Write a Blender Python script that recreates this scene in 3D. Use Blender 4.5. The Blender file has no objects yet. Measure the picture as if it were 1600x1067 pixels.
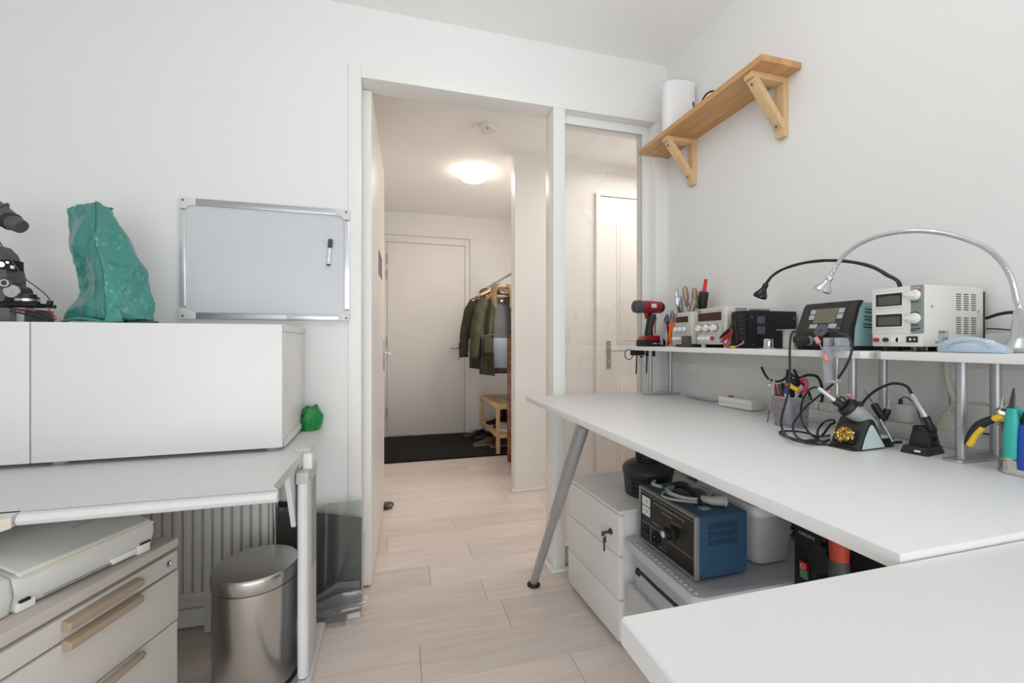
import bpy, bmesh, math, random
from mathutils import Vector, Matrix, Euler
random.seed(7)
S = bpy.context.scene
COL = S.collection
R = math.radians
PI = math.pi

# ---------------------------------------------------------------- camera, world, light
cam_d = bpy.data.cameras.new('camera'); cam = bpy.data.objects.new('camera', cam_d); COL.objects.link(cam)
cam_d.sensor_width = 36; cam_d.lens = 36 * 661.5 / 1600; cam_d.clip_start = .02
YAW = R(15.215); HC = 1.12
cam.location = (0, 0, HC); cam.rotation_euler = (R(90), 0, -YAW)
S.camera = cam
S.view_settings.view_transform = 'Standard'; S.view_settings.look = 'None'
S.view_settings.gamma = 1; S.view_settings.use_curve_mapping = False
S.view_settings.exposure = 0.0
W = bpy.data.worlds.new('World'); S.world = W; W.use_nodes = True
W.node_tree.nodes['Background'].inputs[0].default_value = (.92, .96, 1, 1)
W.node_tree.nodes['Background'].inputs[1].default_value = 1.0
def area(name, loc, rot, sx, sy, power, color=(1, 1, 1)):
    l = bpy.data.lights.new(name, 'AREA'); l.shape = 'RECTANGLE'; l.size = sx; l.size_y = sy
    l.energy = power; l.color = color
    o = bpy.data.objects.new(name, l); COL.objects.link(o); o.location = loc; o.rotation_euler = rot
    return o
WINDOW_FILL_POWER, ROOM_FILL_POWER, HALL_FILL_POWER, ALCOVE_FILL_POWER = 34, 9, 12, 8.5
area('window_fill', (.0, -1.11, .90), (R(90), 0, 0), 2.5, 1.65, WINDOW_FILL_POWER, (.975, .99, 1))  # light of the unseen near window, lowered to double as added frontal fill
def point_light(name, loc, r, power, color):
    l = bpy.data.lights.new(name, 'POINT'); l.energy = power; l.color = color; l.shadow_soft_size = r
    o = bpy.data.objects.new(name, l); COL.objects.link(o); o.location = loc; return o
point_light('room_fill', (.34, .80, 2.30), .22, ROOM_FILL_POWER, (.98, .99, 1))  # added fill above the view, evens out ceiling and walls; no fixture
area('hall_fill', (1.9, 2.5, 2.45), (0, 0, 0), .9, .7, HALL_FILL_POWER, (1, .95, .90))  # added fill, hidden to the right, brightens the hall
area('alcove_side_fill', (1.25, 3.30, 1.35), (R(74), 0, R(32)), .25, .6, 7, (1, .96, .92))  # added fill behind the partition, aimed at the front door
area('alcove_top_fill', (1.2, 3.45, 2.5), (0, 0, 0), .3, .3, ALCOVE_FILL_POWER, (1, .95, .90))  # added overhead fill, kept out of sight behind the partition
S.cycles.diffuse_bounces = 8; S.cycles.max_bounces = 14; S.cycles.transparent_max_bounces = 24

# ---------------------------------------------------------------- helpers
_f = 661.5
def _ray(u, v):
    a = (u - 800) / _f; b = (533.5 - v) / _f
    return Vector((math.sin(YAW) + a * math.cos(YAW), math.cos(YAW) - a * math.sin(YAW), b))
def onX(u, v, x): r = _ray(u, v); return Vector((0, 0, HC)) + r * (x / r.x)      # a sight line met with a real plane of the room
def onY(u, v, y): r = _ray(u, v); return Vector((0, 0, HC)) + r * (y / r.y)
def onZ(u, v, z): r = _ray(u, v); return Vector((0, 0, HC)) + r * ((z - HC) / r.z)

MATS = {}
def mat(name, col, rough=.5, metal=0, var=.06, vs=8, bump=0, bs=60, stretch=(1, 1, 1), spec=.5, trans=0, ior=1.45, alpha=1, coat=0, emit=None, es=0):
    if name in MATS: return MATS[name]
    m = bpy.data.materials.new(name); m.use_nodes = True; MATS[name] = m
    nt = m.node_tree; b = nt.nodes['Principled BSDF']
    b.inputs['Base Color'].default_value = (*col, 1); b.inputs['Roughness'].default_value = rough
    b.inputs['Metallic'].default_value = metal; b.inputs['Specular IOR Level'].default_value = spec
    b.inputs['Transmission Weight'].default_value = trans; b.inputs['IOR'].default_value = ior
    b.inputs['Alpha'].default_value = alpha; b.inputs['Coat Weight'].default_value = coat
    if emit: b.inputs['Emission Color'].default_value = (*emit, 1); b.inputs['Emission Strength'].default_value = es
    tc = nt.nodes.new('ShaderNodeTexCoord'); mp = nt.nodes.new('ShaderNodeMapping'); mp.inputs['Scale'].default_value = stretch
    nt.links.new(tc.outputs['Object'], mp.inputs[0])
    if var:
        n = nt.nodes.new('ShaderNodeTexNoise'); n.inputs['Scale'].default_value = vs; n.inputs['Detail'].default_value = 5
        nt.links.new(mp.outputs[0], n.inputs['Vector'])
        mr = nt.nodes.new('ShaderNodeMapRange'); mr.inputs[1].default_value = .25; mr.inputs[2].default_value = .75
        mr.inputs[3].default_value = 1 - var; mr.inputs[4].default_value = 1 + var
        nt.links.new(n.outputs[0], mr.inputs[0])
        mx = nt.nodes.new('ShaderNodeVectorMath'); mx.operation = 'SCALE'; mx.inputs[0].default_value = col
        nt.links.new(mr.outputs[0], mx.inputs['Scale']); nt.links.new(mx.outputs[0], b.inputs['Base Color'])
    if bump:
        n2 = nt.nodes.new('ShaderNodeTexNoise'); n2.inputs['Scale'].default_value = bs; n2.inputs['Detail'].default_value = 4
        nt.links.new(mp.outputs[0], n2.inputs['Vector'])
        bp = nt.nodes.new('ShaderNodeBump'); bp.inputs['Strength'].default_value = bump; bp.inputs['Distance'].default_value = .004
        nt.links.new(n2.outputs[0], bp.inputs['Height']); nt.links.new(bp.outputs[0], b.inputs['Normal'])
    return m
def wood(name, c1, c2, scale=3, stretch=(1, 12, 12), rough=.45, rand=.12, contrast=.5, bump=.04):
    if name in MATS: return MATS[name]
    m = bpy.data.materials.new(name); m.use_nodes = True; MATS[name] = m
    nt = m.node_tree; L = nt.links.new; b = nt.nodes['Principled BSDF']; b.inputs['Roughness'].default_value = rough
    tc = nt.nodes.new('ShaderNodeTexCoord'); oi = nt.nodes.new('ShaderNodeObjectInfo')
    ml = nt.nodes.new('ShaderNodeMath'); ml.operation = 'MULTIPLY'; ml.inputs[1].default_value = 37; L(oi.outputs['Random'], ml.inputs[0])
    mp = nt.nodes.new('ShaderNodeMapping'); mp.inputs['Scale'].default_value = stretch; L(tc.outputs['Object'], mp.inputs[0]); L(ml.outputs[0], mp.inputs['Location'])
    n = nt.nodes.new('ShaderNodeTexNoise'); n.inputs['Scale'].default_value = scale; n.inputs['Detail'].default_value = 7; n.inputs['Distortion'].default_value = 1.1
    L(mp.outputs[0], n.inputs['Vector'])
    cr = nt.nodes.new('ShaderNodeValToRGB'); e = cr.color_ramp.elements
    e[0].position = .5 - contrast / 2; e[0].color = (*c1, 1); e[1].position = .5 + contrast / 2; e[1].color = (*c2, 1)
    L(n.outputs[0], cr.inputs[0])
    mr = nt.nodes.new('ShaderNodeMapRange'); mr.inputs[3].default_value = 1 - rand; mr.inputs[4].default_value = 1 + rand; L(oi.outputs['Random'], mr.inputs[0])
    mx = nt.nodes.new('ShaderNodeVectorMath'); mx.operation = 'SCALE'; L(cr.outputs[0], mx.inputs[0]); L(mr.outputs[0], mx.inputs['Scale'])
    L(mx.outputs[0], b.inputs['Base Color'])
    if bump:
        bp = nt.nodes.new('ShaderNodeBump'); bp.inputs['Strength'].default_value = bump; bp.inputs['Distance'].default_value = .004
        L(n.outputs[0], bp.inputs['Height']); L(bp.outputs[0], b.inputs['Normal'])
    return m
def sheer(name, col, clear=.8, rough=.05, gloss=1.0):
    """thin clear or tinted sheet: tinted transparency plus a Fresnel reflection and a little body colour"""
    if name in MATS: return MATS[name]
    m = bpy.data.materials.new(name); m.use_nodes = True; MATS[name] = m
    nt = m.node_tree; L = nt.links.new; nt.nodes.remove(nt.nodes['Principled BSDF']); out = nt.nodes['Material Output']
    t = nt.nodes.new('ShaderNodeBsdfTransparent'); t.inputs[0].default_value = (*col, 1)
    d = nt.nodes.new('ShaderNodeBsdfDiffuse'); d.inputs[0].default_value = (*col, 1)
    g = nt.nodes.new('ShaderNodeBsdfGlossy'); g.inputs['Roughness'].default_value = rough
    m1 = nt.nodes.new('ShaderNodeMixShader'); m1.inputs[0].default_value = clear; L(d.outputs[0], m1.inputs[1]); L(t.outputs[0], m1.inputs[2])
    fr = nt.nodes.new('ShaderNodeFresnel'); fr.inputs[0].default_value = 1.45
    mu = nt.nodes.new('ShaderNodeMath'); mu.operation = 'MULTIPLY'; mu.inputs[1].default_value = gloss; L(fr.outputs[0], mu.inputs[0])
    m2 = nt.nodes.new('ShaderNodeMixShader'); L(mu.outputs[0], m2.inputs[0]); L(m1.outputs[0], m2.inputs[1]); L(g.outputs[0], m2.inputs[2])
    L(m2.outputs[0], out.inputs[0])
    return m

def crom(pts, sub=6, closed=False):
    P = [Vector(p) for p in pts]; n = len(P); out = []
    rng = range(n if closed else n - 1)
    for i in rng:
        p1, p2 = P[i], P[(i + 1) % n]
        p0 = P[i - 1] if (closed or i > 0) else p1 * 2 - p2
        p3 = P[(i + 2) % n] if (closed or i + 2 < n) else p2 * 2 - p1
        for k in range(sub):
            t = k / sub
            out.append(.5 * ((2 * p1) + (p2 - p0) * t + (2 * p0 - 5 * p1 + 4 * p2 - p3) * t * t + (3 * p1 - p0 - 3 * p2 + p3) * t ** 3))
    if not closed: out.append(P[-1])
    return out

class M:
    def __init__(self): self.b = bmesh.new()
    def _bev(self, verts, bev, seg=2):
        if bev:
            es = list({e for v in verts for e in v.link_edges})
            bmesh.ops.bevel(self.b, geom=es, offset=bev, segments=seg, profile=.6, affect='EDGES')
    def box(self, x0, x1, y0, y1, z0, z1, bev=0, seg=2, mtx=None):
        r = bmesh.ops.create_cube(self.b, size=1); vs = r['verts']
        for v in vs:
            v.co = Vector(((x0 + x1) / 2 + v.co.x * (x1 - x0), (y0 + y1) / 2 + v.co.y * (y1 - y0), (z0 + z1) / 2 + v.co.z * (z1 - z0)))
            if mtx: v.co = mtx @ v.co
        self._bev(vs, bev, seg); return self
    def obox(self, c, s, rot=(0, 0, 0), bev=0, seg=2):
        m = Matrix.Translation(c) @ Euler(rot).to_matrix().to_4x4()
        return self.box(-s[0] / 2, s[0] / 2, -s[1] / 2, s[1] / 2, -s[2] / 2, s[2] / 2, bev, seg, m)
    def rings(self, rings, cap=True, closed=True):
        b = self.b; rv = [[b.verts.new(p) for p in r] for r in rings]; n = len(rings[0])
        for i in range(len(rv) - 1):
            for k in range(n if closed else n - 1):
                k2 = (k + 1) % n
                try: b.faces.new((rv[i][k], rv[i][k2], rv[i + 1][k2], rv[i + 1][k]))
                except ValueError: pass
        if cap and closed:
            for r, rev in ((rv[0], True), (rv[-1], False)):
                try: b.faces.new(list(reversed(r)) if rev else r)
                except ValueError: pass
        return self
    def lathe(self, prof, o=(0, 0, 0), axis=(0, 0, 1), n=24, cap=True):
        a = Vector(axis).normalized(); q = Vector((0, 0, 1)).rotation_difference(a); o = Vector(o)
        rr = [[o + q @ Vector((max(r, 1e-5) * math.cos(2 * PI * k / n), max(r, 1e-5) * math.sin(2 * PI * k / n), z)) for k in range(n)] for r, z in prof]
        return self.rings(rr, cap)
    def cyl(self, p0, p1, r0, r1=None, n=20, cap=True):
        p0, p1 = Vector(p0), Vector(p1); r1 = r0 if r1 is None else r1
        return self.lathe([(r0, 0), (r1, (p1 - p0).length)], p0, p1 - p0, n, cap)
    def tube(self, pts, r, n=8, closed=False, smooth=6, flat=1, up=None):
        P = crom(pts, smooth, closed) if smooth else [Vector(p) for p in pts]
        m = len(P); rings = []; prev = None
        for i, p in enumerate(P):
            if closed: t = P[(i + 1) % m] - P[i - 1]
            else: t = P[min(i + 1, m - 1)] - P[max(i - 1, 0)]
            if t.length < 1e-9: t = Vector((0, 0, 1))
            t.normalize()
            if prev is None:
                h = Vector(up) if up else (Vector((0, 0, 1)) if abs(t.z) < .9 else Vector((1, 0, 0)))
                s = t.cross(h).normalized()
            else: s = (prev - t * prev.dot(t)).normalized()
            prev = s; c = t.cross(s)
            rad = r(i / max(m - 1, 1)) if callable(r) else r
            rings.append([p + s * rad * math.cos(2 * PI * k / n) + c * rad * flat * math.sin(2 * PI * k / n) for k in range(n)])
        if closed: rings.append(rings[0]); return self.rings(rings, False)
        return self.rings(rings)
    def prism(self, poly, a, b, ax='y'):
        f = {'y': lambda p, t: (p[0], t, p[1]), 'x': lambda p, t: (t, p[0], p[1]), 'z': lambda p, t: (p[0], p[1], t)}[ax]
        return self.rings([[f(p, a) for p in poly], [f(p, b) for p in poly]])
    def bevall(self, w, seg=2, ang=.6):
        self.b.normal_update()
        es = [e for e in self.b.edges if len(e.link_faces) == 2 and e.calc_face_angle(0) > ang]
        bmesh.ops.bevel(self.b, geom=es, offset=w, segments=seg, profile=.6, affect='EDGES'); return self
    def sphere(self, c, r, sc=(1, 1, 1), n=16):
        rs = bmesh.ops.create_uvsphere(self.b, u_segments=n, v_segments=n // 2, radius=r)
        for v in rs['verts']: v.co = Vector((v.co.x * sc[0], v.co.y * sc[1], v.co.z * sc[2])) + Vector(c)
        return self
    def wob(self, amp, sc, seed=0):
        from mathutils import noise
        for v in self.b.verts: v.co += noise.noise_vector(v.co * sc + Vector((seed, seed * 2.3, 0))) * amp
        return self

def build(name, m, material, parent=None, smooth=True, loc=None, sharp=.62, kind=None):
    b = m.b; bmesh.ops.recalc_face_normals(b, faces=b.faces); b.normal_update()
    for f in b.faces: f.smooth = smooth
    for e in b.edges:
        if len(e.link_faces) == 2 and e.calc_face_angle(0) > sharp: e.smooth = False
    me = bpy.data.meshes.new(name); b.to_mesh(me); b.free(); me.materials.append(material)
    o = bpy.data.objects.new(name, me); COL.objects.link(o)
    if parent: o.parent = parent
    if loc is not None: o.location = loc
    if kind: o['kind'] = kind
    return o
def thing(name, label, cat, loc=(0, 0, 0), rz=0, group=None):
    o = bpy.data.objects.new(name, None); COL.objects.link(o); o.empty_display_size = .05
    o.location = loc; o.rotation_euler = (0, 0, rz); o['label'] = label; o['category'] = cat
    if group: o['group'] = group
    return o
def tag(o, label, cat, group=None):
    o['label'] = label; o['category'] = cat
    if group: o['group'] = group
    return o
def struct(name, m, material, parent=None, loc=None, smooth=True):
    return build(name, m, material, parent, smooth, loc, kind='structure')
def text(s, size, material, parent, loc, rot=(PI / 2, 0, 0), name='lettering', align='LEFT', sx=1):
    c = bpy.data.curves.new('t', 'FONT'); c.body = s; c.size = size; c.extrude = .0002; c.align_x = align; c.resolution_u = 2
    t = bpy.data.objects.new('t', c); COL.objects.link(t)
    dg = bpy.context.evaluated_depsgraph_get(); me = bpy.data.meshes.new_from_object(t.evaluated_get(dg)); me.name = name
    bpy.data.objects.remove(t); me.materials.clear(); me.materials.append(material)
    o = bpy.data.objects.new(name, me); COL.objects.link(o); o.parent = parent; o.location = loc; o.rotation_euler = rot; o.scale = (sx, 1, 1)
    return o
def dup(src, loc, rz, label, group=None):
    r = src.copy(); COL.objects.link(r); r.location = loc; r.rotation_euler = (0, 0, rz); r['label'] = label
    if group: r['group'] = group
    for ch in list(src.children):
        c = ch.copy(); COL.objects.link(c); c.parent = r
        for g in ch.children:
            d = g.copy(); COL.objects.link(d); d.parent = c
    return r

# ---------------------------------------------------------------- materials
WALL = mat('wall_paint', (.785, .785, .78), .75, var=.012, vs=2, bump=.04, bs=90)
CEIL = mat('ceiling_paint', (.87, .87, .86), .8, var=.012, vs=2, bump=.05, bs=120)
HALL = mat('hall_paint', (.78, .765, .745), .75, var=.012, vs=2, bump=.04, bs=90)
TRIM = mat('white_lacquer', (.80, .80, .78), .35, var=.01, vs=4)
HTRIM = mat('hall_lacquer', (.80, .775, .745), .4, var=.01, vs=4)
DESKW = mat('white_laminate', (.80, .805, .81), .33, var=.015, vs=3, bump=.02, bs=300)
EDGE = mat('desk_edge_white', (.77, .77, .76), .4, var=.01)
CABW = mat('white_foil', (.73, .73, .72), .35, var=.01, vs=3)
SILV = mat('silver_paint', (.42, .43, .45), .35, .6, var=.04)
CHROME = mat('chrome', (.60, .60, .60), .2, 1, var=.03)
STEEL = mat('brushed_steel', (.58, .57, .55), .24, 1, var=.03, vs=3)
BLACK = mat('black_plastic', (.018, .018, .018), .42, var=.1)
BLACKM = mat('matt_black', (.012, .012, .012), .7, var=.1)
DGREY = mat('dark_grey_plastic', (.06, .062, .065), .5, var=.08)
GREY = mat('grey_plastic', (.33, .34, .36), .45, var=.04)
WHITEP = mat('white_plastic', (.78, .78, .76), .4, var=.015)
CREAM = mat('cream_casing', (.66, .65, .60), .5, var=.03)
OAK = wood('laminate_oak', (.58, .50, .455), (.78, .695, .64), 2.2, (1.1, 11, 11), .42, .07, .75, .05)
PLKB = mat('plank_joint_glint', (.62, .56, .50), .6)  # bevel highlights along the joints, put into a light base colour
BEECH = wood('oiled_beech', (.46, .23, .085), (.66, .37, .155), 3, (14, 1.2, 14), .4, .05, .6)
PINE = wood('raw_pine', (.62, .40, .21), (.76, .54, .31), 3, (10, 10, 2), .5, .08, .6)
CHERRY = wood('cherry_veneer', (.19, .055, .022), (.33, .115, .048), 3, (12, 2, 12), .38, .08, .7)
BIRCH = wood('birch', (.55, .36, .19), (.70, .50, .29), 3, (10, 2, 10), .45, .06, .6)
RED = mat('red_plastic', (.42, .02, .018), .4, var=.08)
ORANGE = mat('orange_grip', (.80, .16, .015), .45)
YELLOW = mat('yellow_grip', (.80, .50, .03), .45)
TEAL = mat('teal_grip', (.035, .42, .37), .4)
BLUE = mat('blue_grip', (.015, .07, .42), .4)
# ================================================================= SETTING
XW, YW, ZC = 1.381, 1.947, 2.574
YF = 5.10
fl = struct('floor', M().box(-2.4, 3.0, -2.1, 5.3, -.08, -.0085), PLKB)
# floor planks, each its own board, running left to right
PWID = .185; seams0 = 1.600
joints = {0: .08, 1: .435, 3: .153, 6: .34}
pl_mesh = {}
def plank(x0, x1, y0, y1):
    L = round(x1 - x0, 3); key = (L, round(y1 - y0, 3))
    if key not in pl_mesh:
        o = build('plank', M().box(0, x1 - x0, 0, y1 - y0, -.0085, 0, .0012, 1), OAK, fl, smooth=False); pl_mesh[key] = o.data
    else:
        o = bpy.data.objects.new('plank', pl_mesh[key]); COL.objects.link(o); o.parent = fl
    o.location = (x0, y0, 0)
row = -7
rnd = random.Random(3)
y = seams0 - 8 * PWID
for row in range(-7, 19):
    y0 = seams0 + (row - 1) * PWID; y1 = y0 + PWID - .0012
    if y0 > 4.02: break
    y1 = min(y1, 4.04)
    j = joints.get(row, rnd.choice([-.9, -.5, -.3, .6, .75, .9, -.05]))
    xl, xr = (-1.6, 1.38) if y1 < 1.95 else (-.2, 2.4)
    xs = [j]
    while xs[0] > xl: xs.insert(0, xs[0] - 1.28)
    while xs[-1] < xr: xs.append(xs[-1] + 1.28)
    for a, b in zip(xs[:-1], xs[1:]):
        a, b = max(a, xl), min(b, xr)
        if b - a > .02: plank(a, b - .0012, y0, y1)
struct('ceiling', M().box(-2.4, XW + .1, -2.1, YW + .02, ZC, ZC + .1), CEIL)
m = M(); b = m.b
vs = [b.verts.new(p) for p in ((-.3, 2.03, 2.496), (2.7, 2.03, 2.496), (2.7, 5.25, 2.637), (-.3, 5.25, 2.637), (-.3, 2.03, 2.7), (2.7, 2.03, 2.7), (2.7, 5.25, 2.75), (-.3, 5.25, 2.75))]
for q in ((0, 1, 2, 3), (4, 5, 6, 7), (0, 1, 5, 4), (1, 2, 6, 5), (2, 3, 7, 6), (3, 0, 4, 7)): b.faces.new([vs[i] for i in q])
struct('ceiling_hall', m, mat('hall_ceiling_paint', (.90, .885, .865), .8, var=.012, vs=2), smooth=False)
# walls of the room
struct('wall_far', M().box(-2.4, -.201, YW, 2.05, 0, ZC + .1).box(-.201, XW + .1, YW, 2.05, 2.317, ZC + .1).box(1.34, XW + .1, YW + .012, 2.05, 0, 2.317), WALL, smooth=False)
struct('wall_right', M().box(XW, XW + .1, -2.1, YW, 0, ZC), WALL, smooth=False)
struct('wall_left', M().box(-2.4, -2.3, -2.1, YW, 0, ZC), WALL, smooth=False)
struct('wall_near', M().box(-2.3, XW, -1.25, -1.15, 0, .05).box(-2.3, XW, -1.25, -1.15, 2.42, ZC).box(-2.3, -1.9, -1.25, -1.15, .05, 2.42).box(1.2, XW, -1.25, -1.15, .05, 2.42), WALL, smooth=False)
wf = struct('window_2', M().box(-1.9, 1.2, -1.23, -1.17, .05, .11).box(-1.9, 1.2, -1.23, -1.17, 2.36, 2.42).box(-1.9, -1.84, -1.23, -1.17, .11, 2.36).box(1.14, 1.2, -1.23, -1.17, .11, 2.36).box(-.38, -.32, -1.23, -1.17, .11, 2.36), TRIM)  # unseen window, made floor-length so light reaches the low surfaces
build('pane', M().box(-1.84, -.38, -1.203, -1.197, .11, 2.36).box(-.32, 1.14, -1.203, -1.197, .11, 2.36), sheer('window_glass', (.97, .98, .98), .98), wf)
# hall walls
struct('wall_hall_left', M().box(-.3, -.2, 2.05, 5.25, 0, 2.7), HALL, smooth=False)
struct('wall_hall_far', M().box(-.2, -.165, YF, 5.25, 0, 2.7).box(.86, 1.5, YF, 5.25, 0, 2.7).box(-.165, .86, YF, 5.25, 2.365, 2.7), HALL, smooth=False)
struct('wall_hall_right', M().box(1.46, 1.56, 3.13, YF, 0, 2.7), HALL, smooth=False)
struct('wall_hall_partition', M().box(.86, 2.7, 3.04, 3.13, 0, 2.62).box(2.6, 2.7, 2.05, 3.04, 0, 2.6), HALL, smooth=False)
struct('wall_hall_near', M().box(1.481, 2.7, 1.95, 2.05, 0, 2.6), HALL, smooth=False)
struct('trim_1', M().box(.847, .86, 3.03, 3.14, 0, 2.56, .003).box(.86, .872, 3.032, 3.04, 0, 2.56), HTRIM)
struct('baseboard_partition', M().box(.842, 2.6, 3.02, 3.04, 0, .018, .006).box(.83, .847, 3.02, 3.15, 0, .018, .006), HTRIM)
struct('baseboard_far', M().box(-2.3, -.21, YW - .016, YW, 0, .07, .004), TRIM)
struct('baseboard_left_post', M().box(-.225, -.12, 1.915, 1.935, 0, .02, .006), TRIM)
# door frame of the room with the fixed glass beside it
YFR = 1.938
fr = struct('trim_2', M().box(-.201, -.149, YFR, 2.055, 0, 2.317, .002).box(-.149, 1.352, YFR, 2.055, 2.264, 2.317, .002), TRIM)
struct('trim_3', M().box(.737, .798, YFR, 2.05, 0, 2.264, .003), TRIM)
struct('trim_4', M().box(1.305, 1.352, YFR, 2.055, 0, 2.264, .003).box(1.352, XW, YFR + .004, 2.055, 0, 2.24, .003), TRIM)
struct('trim_post_base', M().box(.716, .815, 1.915, YFR, 0, .018, .006).box(.716, .737, YFR, 2.06, 0, .018, .006), TRIM)
w1 = struct('window_1', M().box(.798, .806, 1.99, 2.05, 0, 2.264).box(1.262, 1.305, 1.992, 2.05, 0, 2.264, .002).box(.806, 1.262, 1.99, 2.05, 2.222, 2.264, .002).box(.806, 1.262, 1.992, 2.05, 0, .08), TRIM)
build('pane', M().box(.806, 1.262, 2.0, 2.006, .08, 2.222), sheer('pane_glass', (.955, .95, .94), .93, .0, 1.6), w1)
# the room door, swung open into the hall
d1 = struct('door_1', M().box(0, .955, -.038, 0, .012, 2.262, .002), HTRIM, loc=(-.149, 2.03, 0)); d1.rotation_euler = (0, 0, PI / 2 - R(1.7))
build('handle_plate', M().box(.845, .878, -.046, -.038, .93, 1.13, .004), CHROME, d1)
build('handle', M().cyl((.862, -.038, 1.045), (.862, -.085, 1.045), .009).tube([(.862, -.082, 1.045), (.83, -.088, 1.045), (.755, -.084, 1.044)], .009, 10), CHROME, d1)
build('door_sign', M().box(.435, .70, -.0405, -.038, 1.50, 1.63), mat('sepia_print', (.17, .15, .13), .5, var=.6, vs=25), d1)
build('lever', M().cyl((.862, 0, 1.045), (.862, .05, 1.045), .009).tube([(.862, .046, 1.045), (.80, .05, 1.045), (.75, .048, 1.044)], .009, 10), CHROME, d1)
# front door of the flat
YD = YF + .05
BRIGHT = mat('bright_handle_metal', (.46, .46, .45), .3, .9, var=.01)
d2 = struct('door_2', M().box(-.108, .795, YD - .03, YD, .018, 2.278, .003), HTRIM)
fm = M().box(-.164, -.112, YD - .025, YD, .0, 2.364, .003).box(.80, .859, YD - .025, YD, .0, 2.364, .003).box(-.112, .80, YD - .025, YD, 2.284, 2.364, .003)
fm.box(-.165, .86, YD + .005, YD + .05, 0, 2.365)
build('door_frame', fm, HTRIM, d2)
build('handle_plate', M().box(.715, .738, YD - .036, YD - .03, .90, 1.12, .003), BRIGHT, d2)
build('handle', M().cyl((.727, YD - .03, 1.04), (.727, YD - .09, 1.04), .009).tube([(.727, YD - .085, 1.04), (.69, YD - .09, 1.04), (.615, YD - .085, 1.038)], .009, 10), BRIGHT, d2)
build('peephole', M().cyl((.325, YD - .03, 1.455), (.325, YD - .036, 1.455), .013), BRIGHT, d2)
for z in (.30, 1.12, 1.90, 2.08):
    build('hinge', M().cyl((-.112, YD - .035, z - .055), (-.112, YD - .035, z + .055), .007, n=10), BRIGHT, d2)
# panelled door seen through the glass
d3 = struct('door_3', M().box(1.54, 2.38, 3.022, 3.04, .01, 2.258, .002), HTRIM)
build('door_frame', M().box(1.50, 1.536, 3.012, 3.04, 0, 2.285, .003).box(1.536, 2.42, 3.012, 3.04, 2.262, 2.285, .003).box(2.384, 2.42, 3.012, 3.04, 0, 2.262, .003), HTRIM, d3)
for z0, z1 in ((.12, .84), (1.10, 2.08)):
    build('panel', M().box(1.68, 2.24, 3.018, 3.022, z0, z1, .003).box(1.705, 2.215, 3.014, 3.018, z0 + .025, z1 - .025, .003), HTRIM, d3)
NICK = mat('satin_nickel', (.30, .29, .27), .35, .8)
build('handle_plate', M().box(1.592, 1.628, 3.014, 3.022, .905, 1.125, .003), NICK, d3)
build('handle', M().cyl((1.61, 3.02, 1.05), (1.61, 2.965, 1.05), .009).tube([(1.61, 2.97, 1.05), (1.65, 2.963, 1.05), (1.735, 2.967, 1.05)], .009, 10), CHROME, d3)
build('keyhole', M().cyl((1.61, 3.014, .965), (1.61, 3.012, .965), .008, n=10), CHROME, d3)
# ceiling light, smoke detector, door mat, door stop
l = thing('ceiling_light', 'round warm glowing dome light on the hall ceiling', 'ceiling light', (.625, 3.55, 2.565))
build('base_plate', M().lathe([(.10, 0), (.10, -.022), (.095, -.028)], n=32), HTRIM, l)
dome = build('lamp_shade', M().lathe([(.122, -.022), (.128, -.03), (.122, -.05), (.095, -.073), (.05, -.086), (.0, -.09)], n=36), mat('glowing_opal', (.9, .85, .75), .4, var=0, emit=(1, .91, .80), es=15), l)
l = thing('smoke_detector', 'off-white smoke detector with a small bracket on the hall ceiling', 'smoke detector', (.57, 2.70, 2.523))
build('body', M().lathe([(.062, 0), (.062, -.018), (.05, -.032), (.0, -.034)], n=28), HTRIM, l)
build('mounting_clip', M().box(-.10, -.06, -.012, .012, -.012, 0, .002).cyl((-.098, 0, -.004), (-.098, 0, -.03), .004, n=8), HTRIM, l)
build('led', M().cyl((-.01, -.045, -.03), (-.01, -.047, -.04), .006, n=8), CHROME, l)
tag(build('door_mat', M().box(-.198, 1.455, 4.04, YF - .002, -.008, .016, .004), mat('black_coir', (.008, .008, .007), .95, var=.3, vs=60, bump=.6, bs=250)), 'wide black coir mat in front of the white front door', 'door mat')
l = thing('door_stop', 'round dark metal floor door stop beside the open door', 'door stop', (-.06, 2.965, 0))
build('base', M().lathe([(.030, 0), (.030, .012), (.027, .014)]), mat('bronze_metal', (.13, .115, .10), .3, .9), l)
build('cap', M().lathe([(.036, .014), (.040, .018), (.040, .026), (.034, .033), (.0, .036)]), MATS['bronze_metal'], l)
l = thing('cupboard_board', 'low narrow white board standing by the left hall wall near the mat', 'board', (-.19, 4.72, 0))
build('panel', M().box(-.008, .012, -.13, -.02, .014, .40, .003), HTRIM, l)
build('frame_strip', M().box(-.008, .022, 0, .03, .014, 2.2, .003), HTRIM, l)
# wall thermostat, cable channel and rails on the right wall
tag(build('wall_thermostat', M().box(-.01, 0, -.04, .04, -.03, .03, .003).box(-.013, -.01, -.038, .038, -.034, -.026), WHITEP, loc=(XW, 1.752, .992)), 'white wall box just under the far end of the bench shelf', 'wall thermostat')
struct('trim_5', M().box(1.371, XW, .745, 1.925, 1.016, 1.077, .001), mat('rail_white', (.70, .70, .68), .5))
struct('trim_6', M().box(1.368, XW, .1, .737, 1.053, 1.077, .001), MATS['rail_white'])
tag(build('cable_cover', M().box(-.012, 0, -.012, 0, 0, 1.20, .002), WHITEP, loc=(XW, YW, .88)), 'thin white cable duct running up the far right wall corner', 'cable duct')
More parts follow.
